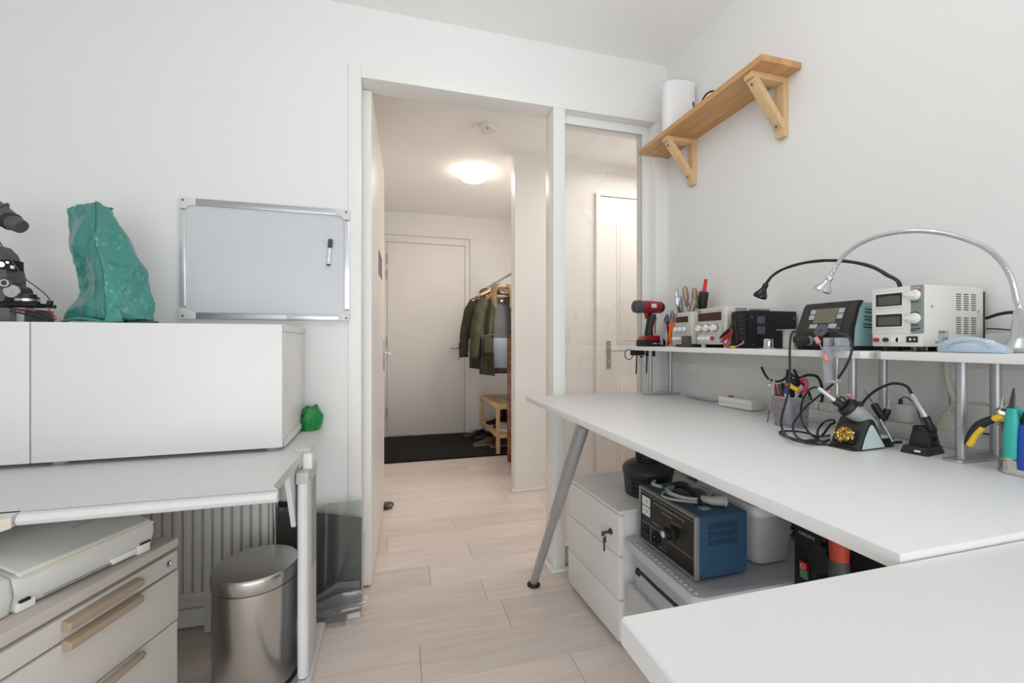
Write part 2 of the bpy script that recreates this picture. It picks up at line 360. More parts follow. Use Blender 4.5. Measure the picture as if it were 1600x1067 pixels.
# ================================================================= RIGHT: BENCH AND ITS LEGS
DZ = .86
t = thing('workbench', 'long white workbench along the right wall with silver slanted legs', 'desk', (.594, .375, 0))
build('tabletop', M().box(0, .782, 0, 1.555, DZ - .023, DZ, .0025), DESKW, t)
def slant_leg(x0, y0, x1, y1):
    a, c = Vector((x0, y0, .012)), Vector((x1, y1, DZ - .024)); k = a.lerp(c, .5)
    lg = build('leg', M().cyl(k, c, .0215, .0235).cyl(k - (c - a) * .012, k, .019, .0215), SILV, t)
    build('lower_tube', M().cyl(a, k, .0185), SILV, lg)
    build('foot', M().lathe([(.030, 0), (.030, .006), (.022, .014), (.016, .022)], (x0, y0, 0)), BLACK, lg)
slant_leg(.013, 1.478, .02, .955)
slant_leg(.72, 1.45, .70, 1.15)
slant_leg(.70, .06, .68, .30)
t = thing('side_desk', 'white desk in the right foreground with rounded front edge', 'desk', (.21, .372, 0))
build('tabletop', M().box(0, 1.16, -.85, 0, .824, .852, .005, 3), DESKW, t)
for x, y in ((.12, -.78), (1.05, -.78), (1.05, -.06)):
    build('leg', M().cyl((x, y, 0), (x, y, .825), .025), SILV, t)
build('leg', M().cyl((.30, -.16, 0), (.30, -.16, .825), .025), SILV, t)
# riser shelf over the bench, two boards on silver poles
SZ = 1.096
def riser(y0, y1, dx, poles, label):
    t = thing('bench_shelf', label, 'shelf', (1.11 + dx, y0, DZ), 0, None)
    L = y1 - y0
    poly = [(.262 - dx, 0), (.262 - dx, L), (.03, L), (0, L - .03), (0, .012), (.012, 0)]
    build('board', M().prism(poly, SZ - .0185 - DZ, SZ - DZ, 'z').bevall(.0015), EDGE, t)
    for py in poles:
        p = py - y0
        build('foot_plate', M().prism([(.060 + .015 * math.cos(a), p + .019 * math.sin(a)) for a in [PI / 2 + i * PI / 10 for i in range(11)]] + [(.235 + .015 * math.cos(a), p + .019 * math.sin(a)) for a in [-PI / 2 + i * PI / 10 for i in range(11)]], 0, .005, 'z').bevall(.001), SILV, t)
        for px in (.082, .195):
            build('pole', M().cyl((px, p, .005), (px, p, SZ - .019 - DZ), .0095), SILV, t)
            build('screw', M().cyl((px + .025, p - .016, SZ - .0185 - DZ), (px + .025, p - .016, SZ - .0225 - DZ), .004, n=8), CHROME, t)
    return t
riser(.775, 1.93, 0, (1.815, .865), 'long white shelf raised over the bench at the far end')
riser(.12, .770, -.002, (.635, .2), 'white shelf raised over the bench nearest the right edge')

# wall shelf
t = thing('wall_shelf', 'oiled wooden wall shelf on two triangular wooden brackets', 'shelf', (XW, 1.175, 2.085))
for i in range(4):
    x0 = -.176 + i * .044
    build('stave', M().box(x0, x0 + .0438, 0, .768, 0, .022, .0012, 1), BEECH, t)
def bracket(y):
    bk = build('bracket', M().box(-.165, -.0005, y - .018, y + .018, -.022, -.0005, .0015), PINE, t)
    build('upright', M().box(-.024, -.0005, y - .018, y + .018, -.215, -.022, .0015), PINE, bk)
    a, c = Vector((-.146, y, -.018)), Vector((-.012, y, -.185)); d = (c - a).normalized(); n = Vector((-d.z, 0, d.x)) * .0115
    build('brace', M().prism([((a - n).x, (a - n).z), ((a + n).x, (a + n).z), ((c + n).x, (c + n).z), ((c - n).x, (c - n).z)], y - .017, y + .017, 'y').bevall(.0012), PINE, bk)
    for q in (.08, .9):
        p = a.lerp(c, q)
        build('screw', M().cyl(p + Vector((-.012, 0, -.008)), p + Vector((-.0135, 0, -.009)), .004, n=8), DGREY, bk)
bracket(.070); bracket(.56)
t = thing('router', 'tall white router standing at the far end of the wooden shelf', 'router', (1.292, 1.735, 2.107), R(-8))
rr = []
for z, s in ((0, 1), (.003, 1.01), (.225, 1.0), (.235, .98)):
    rr.append([(.078 * s * (1 if abs(math.cos(a)) > .9 else 1) * math.copysign(abs(math.cos(a)) ** .7, math.cos(a)), .038 * s * math.copysign(abs(math.sin(a)) ** .8, math.sin(a)), z) for a in [2 * PI * k / 40 for k in range(40)]])
build('body', M().rings(rr), mat('router_white', (.80, .80, .81), .35, var=.01), t)
rt = [[(p[0] * .985, p[1] * .985, z) for p in rr[-1]] for z in (.2352, .2375)]
build('top_seam', M().rings(rt), GREY, t)
for k in range(6):
    build('status_light', M().cyl((-.028, -.0325, .070 + k * .013), (-.028, -.0345, .070 + k * .013), .0022, n=8), GREY, t)
tag(build('black_cable', M().tube([onX(1083, 160, 1.27), onX(1086, 172, 1.26), onX(1092, 168, 1.25), onX(1100, 152, 1.30), onX(1108, 144, 1.31), onX(1118, 143, 1.32), onX(1128, 150, 1.33), Vector((1.34, 1.36, 2.112))], .004, 8), BLACK), 'black cable loop lying on the wooden wall shelf', 'cable')

# ================================================================= WHITEBOARD AND MARKER
t = thing('whiteboard', 'small wall whiteboard with aluminium frame and grey corner caps', 'whiteboard', (-.506, YW, 1.445))
w, h = .300, .2235
ALU = mat('aluminium_frame', (.50, .51, .53), .35, .85, var=.03)
build('board', M().box(-w + .006, w - .006, -.012, -.001, -h + .006, h - .006), mat('enamel_white', (.60, .62, .655), .28, var=.01), t)
for z in (-h, h): build('frame_rail', M().box(-w + .04, w - .04, -.020, -.001, z - .013, z + .013 - (.0 if z > 0 else .0), .003), ALU, t)
for x in (-w, w): build('frame_rail', M().box(x - .011, x + .011, -.020, -.001, -h + .035, h - .035, .003), mat('aluminium_bright', (.72, .72, .74), .3, .6), t)
CC = mat('corner_cap_grey', (.66, .67, .68), .45)
for sx in (-1, 1):
    for sz in (-1, 1):
        cc = build('corner_cap', M().prism([(sx * (w + .012), sz * (h - .03)), (sx * (w + .012), sz * (h + .008)), (sx * (w + .006), sz * (h + .014)), (sx * (w - .045), sz * (h + .014)), (sx * (w - .045), sz * (h - .014)), (sx * (w - .02), sz * (h - .018)), (sx * (w - .013), sz * (h - .03))], -.022, -.001, 'y').bevall(.002), CC, t)
        build('screw', M().cyl((sx * (w - .002), -.022, sz * (h + .002)), (sx * (w - .002), -.0235, sz * (h + .002)), .004, n=10), DGREY, cc)
build('pen_tray', M().box(.07, w - .03, -.032, -.020, -h - .010, -h + .006, .003), mat('aluminium_bright', (.72, .72, .74), .3, .6), t)
p0, p1 = onY(513.2, 415, YW - .022), onY(516.5, 374, YW - .022)
t = thing('marker', 'black and white marker stuck to the whiteboard', 'marker', p0)
dv = p1 - p0
build('barrel', M().cyl(dv * .06, dv * .66, .0075), WHITEP, t)
build('cap', M().cyl(dv * .66, dv * .74, .0065).cyl(dv * .72, dv, .0088), DGREY, t)
build('end_plug', M().cyl((0, 0, 0), dv * .06, .0072), DGREY, t)

# ================================================================= INSTRUMENTS ON THE SHELF
FX = R(-90)      # fronts look out into the room: local x to the right, y into the depth
t = thing('power_supply', 'small cream bench supply with three knobs and dark red display', 'power supply', (1.155, 1.578, SZ), FX)
build('case', M().box(0, .112, .006, .20, .014, .146, .003), CREAM, t)
build('front_panel', M().box(.004, .094, 0, .006, .012, .144, .002), mat('panel_cream', (.50, .49, .45), .5), t)
build('display', M().box(.010, .089, -.0015, 0, .104, .128), mat('dark_red_window', (.045, .006, .004), .2), t)
KR = mat('knob_ring_grey', (.20, .20, .19), .5)
for k in range(3):
    kn = build('knob', M().lathe([(.0092, 0), (.0092, .012), (.008, .014)], (.018 + k * .026, 0, .075), (0, -1, 0)), WHITEP, t)
    build('knob_skirt', M().lathe([(.0112, 0), (.0112, .0012)], (.018 + k * .026, 0, .075), (0, -1, 0)), KR, kn)
    build('indicator', M().box(.0172 + k * .026, .0188 + k * .026, -.0146, -.013, .075, .083), KR, kn)
for k in range(4): build('jack', M().lathe([(.006, 0), (.006, .016), (.004, .018)], (.010 + k * .016, 0, .036), (0, -1, 0), 14), WHITEP, t)
for k in range(4): build('button', M().box(.012 + k * .021, .021 + k * .021, -.0015, 0, .092, .096), GREY, t)
for k in range(3): build('mark', M().box(.014 + k * .024, .022 + k * .024, -.0006, 0, .053, .056), GREY, t)
for x in (.01, .08): build('foot', M().box(x, x + .02, .01, .18, 0, .014), DGREY, t)
build('brand_plate', M().box(.008, .022, -.0008, 0, .134, .139), DGREY, t)

t = thing('power_supply', 'larger cream bench supply with wide dark display and vented top', 'power supply', (1.155, 1.436, SZ), FX)
build('case', M().box(0, .152, .006, .205, .013, .153, .005, 3), CREAM, t)
build('front_panel', M().box(.004, .136, 0, .007, .013, .151, .002), mat('panel_cream', (.50, .49, .45), .5), t)
build('display', M().box(.008, .132, -.0015, 0, .103, .134), MATS['dark_red_window'], t)
for k in range(3):
    kn = build('knob', M().lathe([(.0125, .001), (.0118, .018), (.010, .020)], (.022 + k * .040, 0, .076), (0, -1, 0)), WHITEP, t)
    build('knob_skirt', M().lathe([(.0155, 0), (.0155, .003), (.013, .0045)], (.022 + k * .040, 0, .076), (0, -1, 0)), KR, kn)
    build('indicator', M().box(.0211 + k * .040, .0229 + k * .040, -.0206, -.019, .076, .087), KR, kn)
for k in range(3): build('jack', M().lathe([(.0075, 0), (.0075, .012), (.005, .016)], (.026 + k * .022, 0, .036), (0, -1, 0), 14), WHITEP, t)
build('red_ring', M().lathe([(.008, 0), (.008, .006), (.006, .008)], (.089, 0, .036), (0, -1, 0), 14), RED, t)
build('label_field', M().box(.012, .10, -.0008, 0, .022, .050), mat('pale_grey_print', (.60, .61, .62), .5), t)
build('brand_plate', M().box(.008, .024, -.0008, 0, .138, .143), DGREY, t)
build('small_print', M().box(.05, .09, -.0006, 0, .139, .141).box(.108, .128, -.0006, 0, .139, .142), GREY, t)
for k in range(2):
    for q in range(6): build('vent_slot', M().box(.1518, .1526, .045 + q * .0085, .050 + q * .0085, .134 + k * .008, .139 + k * .008), BLACKM, t)
for q in range(15): build('vent_slot', M().box(.1518, .1526, .108 + q * .0062, .112 + q * .0062, .138, .144), BLACKM, t)
for x in (.015, .135):
    for y in (.02, .18): build('foot', M().cyl((x, y, 0), (x, y, .014), .009, n=14), WHITEP, t)

t = thing('adapter', 'dark grey plastic block standing before the small cream supply', 'adapter', (1.126, 1.494, SZ), FX)
build('body', M().box(0, .034, 0, .022, 0, .047, .002), DGREY, t)
build('logo_mark', M().box(.007, .014, -.0006, 0, .040, .042), GREY, t)

t = thing('switching_supply', 'black vented metal supply box with wires at its front', 'power supply', (1.155, 1.258, SZ), FX)
NAVY = mat('black_navy_steel', (.010, .011, .016), .45, .3, var=.08)
build('case', M().box(0, .074, .004, .212, .003, .13, .001), NAVY, t)
build('terminal_block', M().box(.006, .068, -.004, .004, .012, .122, .001), BLACKM, t)
for k in range(6): build('terminal', M().box(.044, .066, -.008, -.004, .032 + k * .015, .041 + k * .015, .001), BLACK, t)
SLOT = mat('slot_grey', (.16, .16, .19), .6)
for z0 in (.050, .085):
    for k in range(9): build('vent_slot', M().box(.0738, .0745, .042 + k * .0056, .0448 + k * .0056, z0, z0 + .026), SLOT if k < 6 else BLACKM, t)
for y, z in ((.018, .108), (.20, .105), (.025, .012)): build('screw', M().cyl((.0738, y, z), (.0750, y, z), .0025, n=8), CHROME, t)

# croc clips and wires in front of the black box
t = thing('clip_lead', 'red and black crocodile clip leads hanging before the black box', 'test lead', (1.145, 1.27, SZ))
def clip(a, c, mt):
    a, c = Vector(a), Vector(c)
    build('clip_boot', M().tube([a, a.lerp(c, .5), c], lambda q: .0045 + .005 * math.sin(min(1, q * 1.2) * PI * .6), 10, flat=.6), mt, t)
clip((-.012, .012, .022), (-.012, -.028, .048), RED)
clip((-.010, .018, .036), (-.006, -.022, .066), BLACK)
build('red_wire', M().tube([(-.012, -.028, .048), (-.008, -.034, .07), (-.002, -.03, .05), (-.012, -.014, .012), (-.016, -.03, .004), (-.006, -.05, .005), (0, -.058, .01)], .0022, 6), RED, t)
build('red_wire', M().tube([(-.012, .0, .03), (-.016, -.01, .012), (-.020, -.028, .004), (-.012, -.046, .004)], .0022, 6), RED, t)
build('black_wire', M().tube([(-.006, -.022, .066), (0, -.03, .09), (.004, -.034, .10), (.006, -.038, .07), (.004, -.045, .02)], .002, 6), BLACK, t)
build('yellow_ferrule', M().cyl((-.014, -.024, .004), (-.010, -.042, .006), .0032, n=8).cyl((-.020, -.044, .004), (-.014, -.060, .006), .0032, n=8), YELLOW, t)
build('pink_wire', M().tube([(-.012, -.06, .006), (-.012, -.075, .012), (-.004, -.082, .02), (.004, -.075, .026)], .0022, 6), mat('dusty_pink', (.55, .22, .24), .5), t)

# cordless drill
t = thing('cordless_drill', 'red and black cordless drill standing on its battery', 'drill', (1.185, 1.80, SZ), R(6))
DR = mat('drill_red', (.30, .012, .016), .38, var=.1)
build('battery', M().box(-.062, .064, -.032, .032, 0, .030, .005), BLACK, t)
build('battery_collar', M().prism([(-.060, .031), (-.046, .048), (-.02, .054), (.03, .052), (.058, .034), (.062, .030), (-.062, .030)], -.029, .029, 'y').bevall(.003), DR, t)
build('handle', M().tube([(-.012, 0, .05), (-.010, 0, .085), (-.002, 0, .12), (.006, 0, .155)], lambda q: .0245 - .004 * math.sin(q * PI), 14, flat=.8), BLACK, t)
build('handle_inlay', M().tube([(.012, -.0175, .06), (.010, -.0180, .10), (.018, -.0175, .14)], .003, 8), DR, t)
build('body', M().lathe([(.020, -.078), (.027, -.072), (.030, -.04), (.031, 0), (.029, .045), (.022, .060)], (.0, 0, .190), (1, 0, 0), 24), DR, t)
build('chuck', M().lathe([(.020, -.098), (.029, -.092), (.031, -.078), (.031, -.062), (.028, -.052)], (.0, 0, .190), (1, 0, 0), 20), DGREY, t)
build('rear_cover', M().lathe([(.0285, .044), (.0285, .056), (.022, .068), (.010, .070)], (.0, 0, .190), (1, 0, 0), 20), BLACK, t)
build('trigger', M().obox((-.026, 0, .150), (.012, .016, .034), (0, R(-12), 0), .004), DR, t)
build('logo_patch', M().box(-.020, .010, -.0322, -.029, .184, .204, .001), mat('worn_white_print', (.65, .65, .65), .5, var=.5, vs=90), t)
build('battery_label', M().box(-.012, .006, -.0326, -.031, .013, .017).box(.02, .045, -.0326, -.031, .013, .016), WHITEP, t)
build('label_slash', M().obox((.013, -.0322, .015), (.003, .001, .010), (0, R(25), 0)), RED, t)

# pliers and tools in and around the tool holder, all leaning at the far end of the shelf
def pliers(label, base, rz, tilt, hm, hm2, jawlen=.05, hl=.12, metal=CHROME, spread=.022, curve=.012, rr=.007, name='pliers'):
    """jaws up, handles down; base is the lowest point"""
    t = thing(name, label, 'pliers', base, rz)
    t.rotation_euler = (tilt[0], tilt[1], rz)
    for s, mt in ((-1, hm), (1, hm2)):
        build('handle', M().tube([(s * spread, 0, 0), (s * (spread + curve * .6), 0, hl * .35), (s * (spread * .75), 0, hl * .75), (s * .006, 0, hl)], lambda q: rr * (.85 + .3 * math.sin(q * PI)), 10, flat=.75), mt, t)
    build('pivot', M().lathe([(.011, -.006), (.012, 0), (.011, .006)], (0, 0, hl + .008), (0, 1, 0), 16), metal, t)
    for s in (-1, 1):
        build('jaw', M().rings([[(s * (.001 + w2 * (.5 + .5 * cx)) if True else 0, dy * d2, z) for cx, dy in ((-1, -1), (1, -1), (1, 1), (-1, 1))] for z, w2, d2 in ((hl, .013, .005), (hl + .018, .012, .005), (hl + .018 + jawlen * .5, .009, .004), (hl + .018 + jawlen, .003, .0025))]).bevall(.001), metal, t)
    return t
DK = mat('dark_tool_steel', (.10, .10, .10), .35, .8)
pliers('combination pliers with red and grey handles beside the drill', (1.225, 1.745, SZ + .007), R(10), (0, R(6), 0), GREY, RED, .03, .10, spread=.018)
t = thing('tool_holder', 'dark upright tool holder behind the small cream supply', 'tool holder', (1.318, 1.68, SZ))
build('body', M().rings([[(.045 * sx, .05 * sy, z) for sx, sy in ((-1, -1), (1, -1), (1, 1), (-1, 1))] for z in (0, .12)], cap=False).box(-.044, .044, -.049, .049, 0, .006), DGREY, t)
pliers('wire cutter with long orange handles left of the small cream supply', (1.222, 1.668, SZ + .009), R(-35), (0, R(-4), 0), ORANGE, ORANGE, .035, .105, DK, .013, .006, .009)
WST = mat('wrench_steel', (.40, .40, .41), .3, .95, var=.05)
t = thing('wrench', 'chrome adjustable wrench standing highest at the left of the tools', 'wrench', (1.296, 1.72, SZ + .008), R(-20)); t.rotation_euler = (0, R(-3), R(-20))
build('shaft', M().box(-.009, .009, -.004, .004, 0, .185, .002), DK, t)
build('head', M().rings([[(x0 * sx - dx, .006 * sy, z) for sx, sy in ((-1, -1), (1, -1), (1, 1), (-1, 1))] for z, x0, dx in ((.18, .010, 0), (.20, .017, 0), (.222, .016, .0), (.232, .012, .002))]).bevall(.002), WST, t)
build('jaw', M().rings([[(x0 * sx - .008, .005 * sy, z) for sx, sy in ((-1, -1), (1, -1), (1, 1), (-1, 1))] for z, x0 in ((.23, .008), (.25, .006), (.268, .003))]).bevall(.001), WST, t)
build('yellow_tag', M().box(.0, .006, -.0055, -.004, .165, .185), YELLOW, t)
def driver(label, base, tip, r, body, accent, hl=.095):
    base, tip = Vector(base), Vector(tip); d = tip - base; t = thing('screwdriver', label, 'screwdriver', base)
    u = d.normalized(); L = d.length; q = Vector((0, 0, 1)).rotation_difference(u)
    t.rotation_euler = q.to_euler()
    h0 = L - hl
    build('shaft', M().cyl((0, 0, 0), (0, 0, h0), .003, n=10), CHROME, t)
    build('handle', M().lathe([(r * .55, h0), (r * .8, h0 + .008), (r * .65, h0 + .02), (r * .95, h0 + hl * .45), (r, h0 + hl * .7), (r * .85, h0 + hl * .92), (r * .4, L)], n=16), body, t)
    for s in (0, PI): build('grip_stripe', M().tube([(r * .92 * math.cos(s + .8), r * .92 * math.sin(s + .8), h0 + hl * .3), (r * 1.0 * math.cos(s + .8), r * 1.0 * math.sin(s + .8), h0 + hl * .65), (r * .7 * math.cos(s + .8), r * .7 * math.sin(s + .8), h0 + hl * .93)], .004, 8), accent, t)
    return t
GO = mat('warm_grey_grip', (.22, .235, .25), .5); OA = mat('amber_accent', (.82, .42, .12), .5)
driver('grey screwdriver with amber stripes standing left in the tool holder', (1.312, 1.67, SZ + .008), onX(1070, 448, 1.312), .0135, GO, OA)
driver('grey screwdriver with amber stripes standing behind the tilted one', (1.338, 1.655, SZ + .008), onX(1085, 450, 1.335), .0135, GO, OA)
driver('tilted grey screwdriver with an amber butt end', (1.290, 1.70, SZ + .008), onX(1086, 466, 1.285), .0135, GO, OA)
driver('short grey screwdriver low in the tool holder', (1.296, 1.655, SZ + .008), onX(1062, 470, 1.290), .010, GO, GREY, .07)
t = thing('crimping_tool', 'red and black crimping tool standing right in the tool holder', 'crimping tool', (1.340, 1.640, SZ + .008)); a = onX(1098, 470, 1.325) - t.location
c = onX(1103, 436, 1.320) - t.location
build('shaft', M().tube([(0, 0, 0), a * .55, a], .008, 8), DK, t)
build('black_grip', M().tube([a * .72, a, a + (c - a) * .42], lambda q: .015 + .006 * math.sin(q * PI * .7), 12), BLACK, t)
build('red_handle', M().tube([a + (c - a) * .15, a + (c - a) * .6, c], lambda q: .0085 - .001 * q, 10), mat('bright_red', (.72, .03, .035), .4), t)
build('side_blade', M().obox(a + Vector((.0, -.016, .0)), (.016, .018, .065), (R(12), 0, 0), .004), BLACK, t)
build('amber_insert', M().tube([a * .6 + Vector((-.02, .012, .0)), a * .75 + Vector((-.024, .010, 0))], .007, 8), YELLOW, t)
# allen keys under the shelf
t = thing('hex_key_rack', 'black rack of hex keys hanging under the shelf tip', 'hex keys', (1.14, 1.86, SZ - .0185))
build('holder', M().box(-.025, .045, -.01, .01, -.026, 0, .003).box(.060, .105, -.01, .01, -.032, 0, .003), BLACKM, t)
build('hook_loop', M().tube([(-.02 + .022 * math.cos(a) - .018, 0, -.022 + .024 * math.sin(a)) for a in [2 * PI * k / 14 for k in range(14)]], .0022, 6, closed=True, smooth=2), BLACKM, t)
for x, z in ((.006, -.118), (.064, -.116), (.085, -.114)): build('key', M().cyl((x, 0, -.02), (x - .004, 0, z), .0032, n=8), BLACKM, t)
build('key_hook', M().tube([(.022, 0, -.02), (.03, 0, -.036), (.04, 0, -.03)], .003, 6), BLACKM, t)

# solder spool and tin
t = thing('solder_spool', 'spool of solder with a clear disc top by the black box', 'spool', (1.165, 1.022, SZ))
build('core', M().cyl((0, 0, .002), (0, 0, .058), .026, n=28), mat('solder_wire', (.62, .60, .55), .3, .5, bump=.5, bs=300, stretch=(.1, .1, 8)), t)
build('flange', M().cyl((0, 0, .058), (0, 0, .0605), .043, n=32), sheer('clear_teal', (.55, .80, .78), .6), t)
build('flange', M().cyl((0, 0, 0), (0, 0, .0025), .043, n=32), MATS['clear_teal'], t)
tag(build('metal_tin', M().lathe([(.013, 0), (.014, .002), (.014, .030), (.013, .032), (0, .032)], n=24), CHROME, loc=(1.150, 1.095, SZ)), 'tiny round metal tin between black box and solder spool', 'tin')

# soldering station
t = thing('soldering_station', 'dark soldering station with light blue sides and display', 'soldering station', (1.138, .985, SZ), FX)
CY = mat('pale_cyan_casing', (.36, .56, .59), .45, var=.03)
ww = .152
prof = [(.0, .012), (.004, .05), (.030, .118), (.042, .130), (.225, .122), (.232, .115), (.232, .012)]
build('case', M().prism(prof, .004, ww - .004, 'x').bevall(.002), CY, t)
fp = [(-.006, .010), (-.003, .052), (.026, .122), (.036, .134), (.052, .133), (.036, .112), (.020, .06), (.016, .010)]
build('front_frame', M().prism(fp, 0, ww, 'x').bevall(.003), BLACK, t)
build('base', M().box(.004, ww - .004, .0, .228, 0, .012, .002), BLACKM, t)
def fpl(x0, x1, s0, s1, off, mt, nm, thick=.0012):
    a, c = Vector((0, -.003, .052)), Vector((0, .026, .122)); d = (c - a); n = Vector((0, -d.z, d.y)).normalized()
    rr = []
    for o in (0, thick):
        rr.append([Vector((x, 0, 0)) + a + d * s + n * (off + o) for x, s in ((x0, s0), (x1, s0), (x1, s1), (x0, s1))])
    return build(nm, M().rings(rr), mt, t)
fpl(.024, .128, -.06, .94, 0, mat('smoked_panel', (.045, .042, .036), .18), 'display_panel')
fpl(.046, .108, .32, .90, .0012, mat('lcd_green_grey', (.17, .155, .12), .2), 'lcd')
for x0 in (.030, .110):
    for s0 in (.48, .70): fpl(x0, x0 + .015, s0, s0 + .18, .0012, mat('silver_key', (.42, .43, .47), .4), 'key')
for x0, x1 in ((.040, .062), (.094, .116)): fpl(x0, x1, .12, .28, .0012, MATS['silver_key'], 'key')
a = Vector((.078, -.003, .052)) + Vector((0, .029, .070)) * .02
nn = Vector((0, -.070, .029)).normalized()
dl = build('dial', M().lathe([(.019, .0012), (.0185, .004), (.016, .0045)], a, nn, 28), mat('violet_grey', (.10, .10, .145), .4), t)
build('dial_button', M().lathe([(.0055, .0045), (.005, .0058), (0, .006)], a, nn, 16), DGREY, dl)
text('WXD 2', .008, GREY, t, a + Vector((.025, -.004, .004)), (R(67), 0, 0))
for k in range(3):
    for q in range(2): build('vent_slot', M().obox((ww - .0036, .095, .060 + k * .02 + q * .008), (.0012, .085 - .006 * k, .0028), (R(-4), 0, 0)), mat('slot_teal_dark', (.03, .06, .065), .6), t)
build('cable_plug', M().cyl((.042, -.008, .026), (.028, -.04, .030), .0125, .010, 16), BLACK, t)
build('plug_collar', M().cyl((.046, .004, .026), (.042, -.009, .026), .0135, n=16), GREY, t)
build('cable_plug', M().cyl((.090, .002, .026), (.090, -.025, .028), .0115, n=16), BLACK, t)
build('red_port', M().cyl((.084, -.004, .034), (.084, -.012, .034), .008, n=12), RED, t)

# white lab supply with two meters
t = thing('lab_supply', 'white laboratory supply with two grey meters and two white knobs', 'power supply', (1.158, .790, SZ), FX)
pw, ph = .103, .155
IV = mat('ivory_casing', (.70, .70, .655), .45, var=.015)
build('case', M().box(0, pw, .004, .207, .012, ph, .002), IV, t)
build('front_frame', M().box(-.002, pw - .022, -.002, .006, .042, ph - .001, .0015).box(0, pw + .0, -.004, .006, .012, .042, .003), mat('front_grey_white', (.72, .72, .69), .5), t)
for z in (.110, .060):
    mt_ = build('meter', M().box(.006, .068, -.004, -.002, z - .004, z + .034, .0008), WHITEP, t)
    build('meter_bezel', M().box(.009, .065, -.0048, -.004, z, z + .030), BLACK, mt_)
    build('meter_glass', M().box(.015, .062, -.0054, -.0048, z + .003, z + .024), mat('lcd_grey', (.085, .10, .085), .2), mt_)
build('control_strip', M().box(pw - .028, pw, -.001, .006, .044, ph - .001), mat('sage_grey', (.235, .275, .26), .5), t)
build('brand_label', M().box(pw - .026, pw - .003, -.0016, -.001, ph - .011, ph - .004), mat('faded_red_label', (.52, .27, .28), .5), t)
text('VOLTCRAFT', .0052, mat('label_pale', (.75, .62, .62), .5), t, (pw - .0255, -.0017, ph - .0095), sx=.72)
for z, s in ((.132, 'VOLTAGE'), (.078, 'CURRENT')):
    kn = build('knob', M().lathe([(.012, 0), (.012, .003), (.0095, .005), (.0095, .012)], (pw - .014, -.001, z), (0, -1, 0), 24), WHITEP, t)
    build('pointer', M().obox((pw - .018, -.014, z), (.022, .006, .009), (0, R(8), 0), .003), WHITEP, kn)
    text(s, .0036, BLACKM, t, (pw - .0225, -.0016, z - .0175))
    build('scale_mark', M().tube([(pw - .014 + .0145 * math.cos(a), -.0013, z + .0145 * math.sin(a)) for a in (R(130), R(100), R(70), R(45))], .0007, 4), BLACKM, t)
text('DC POWER\nSUPPLY', .0040, BLACKM, t, (pw - .024, -.0016, .0525))
tm = build('terminal_recess', M().box(.006, .058, -.0052, -.004, .022, .034, .0005).cyl((.058, -.004, .028), (.058, -.0052, .028), .006, n=14), mat('recess_white', (.78, .78, .76), .5), t)
for x, mt2 in ((.012, RED), (.033, BLACK)): build('terminal', M().lathe([(.0055, 0), (.0055, .006), (.004, .007), (.0, .005)], (x, -.0052, .028), (0, -1, 0), 14), mt2, tm)
build('ground_lug', M().tube([(.024, -.006, .022), (.024, -.006, .015)], .0009, 5, smooth=0).tube([(.046, -.006, .022), (.046, -.006, .014)], .0009, 5, smooth=0), CHROME, tm)
sw = build('power_switch', M().box(pw - .028, pw - .006, -.0062, -.004, .022, .036, .001), BLACK, t)
build('switch_symbol', M().box(pw - .022, pw - .018, -.0066, -.0062, .026, .032).cyl((pw - .012, -.0062, .029), (pw - .012, -.0066, .029), .0022, n=12), WHITEP, sw)
for c0 in range(3):
    for z0 in (.098, .042):
        for k in range(8): build('vent_slot', M().box(pw - .0004, pw + .0005, .112 + c0 * .026, .128 + c0 * .026, z0 + k * .0052, z0 + .0024 + k * .0052), mat('vent_shadow', (.10, .095, .085), .7), t)
for y, z in ((.030, .105), (.188, .096), (.044, .022)): build('screw', M().cyl((pw - .0005, y, z), (pw + .0015, y, z), .0035, n=12), CHROME, t)
rl = build('rating_label', M().box(pw - .0003, pw + .0006, .052, .086, .020, .050), mat('pale_blue_label', (.42, .47, .55), .5), t)
text('VOLTCRAFT', .0062, BLACKM, rl, (pw + .0007, .053, .0435), (PI / 2, 0, PI / 2), sx=.62)
text('C€', .013, BLACKM, rl, (pw + .0007, .064, .024), (PI / 2, 0, PI / 2))
build('heat_sink', M().box(.003, pw - .003, .207, .219, .014, ph - .010), BLACK, t)
for x in (.014, pw - .014):
    for y in (.02, .185): build('foot', M().cyl((x, y, 0), (x, y, .012), .008, n=12), BLACK, t)

# blue mouse-shaped case
t = thing('blue_case', 'pale blue smooth rounded tool lying on the near shelf', 'mouse', (1.163, .595, SZ))
rr = []
for k in range(13):
    q = k / 12; yy = .060 - q * .108
    hgt = .034 * (math.sin(PI * min(1, (q * .82 + .10)) ** .8)) ** .75 + .001
    wd = .030 * (math.sin(PI * (q * .88 + .06))) ** .55
    rr.append([(wd * math.cos(a), yy, max(0, hgt * (.30 + .70 * math.sin(a)) if math.sin(a) > -.42 else 0)) for a in [2 * PI * j / 20 for j in range(20)]])
PB = mat('pale_blue_plastic', (.47, .58, .70), .3, var=.02)
build('shell', M().rings(rr), PB, t)
build('side_seam', M().tube([(-.029, .040, .011), (-.0275, .02, .022), (-.028, -.010, .026), (-.0285, -.026, .02), (-.029, -.034, .010)], .0012, 6), mat('seam_blue', (.35, .46, .58), .4), t)
build('button', M().obox((-.0255, -.032, .0235), (.006, .012, .004), (0, R(-30), 0), .001), WHITEP, t)
# papers under the lamp
tag(build('paper_stack', M().box(-.08, .05, -.10, .045, 0, .002).obox((-.02, -.03, .003), (.11, .13, .0015), (0, 0, .2)), mat('paper', (.72, .72, .73), .7, var=.05, vs=40), loc=(1.205, .475, SZ)), 'white papers lying under the silver lamp base', 'paper')
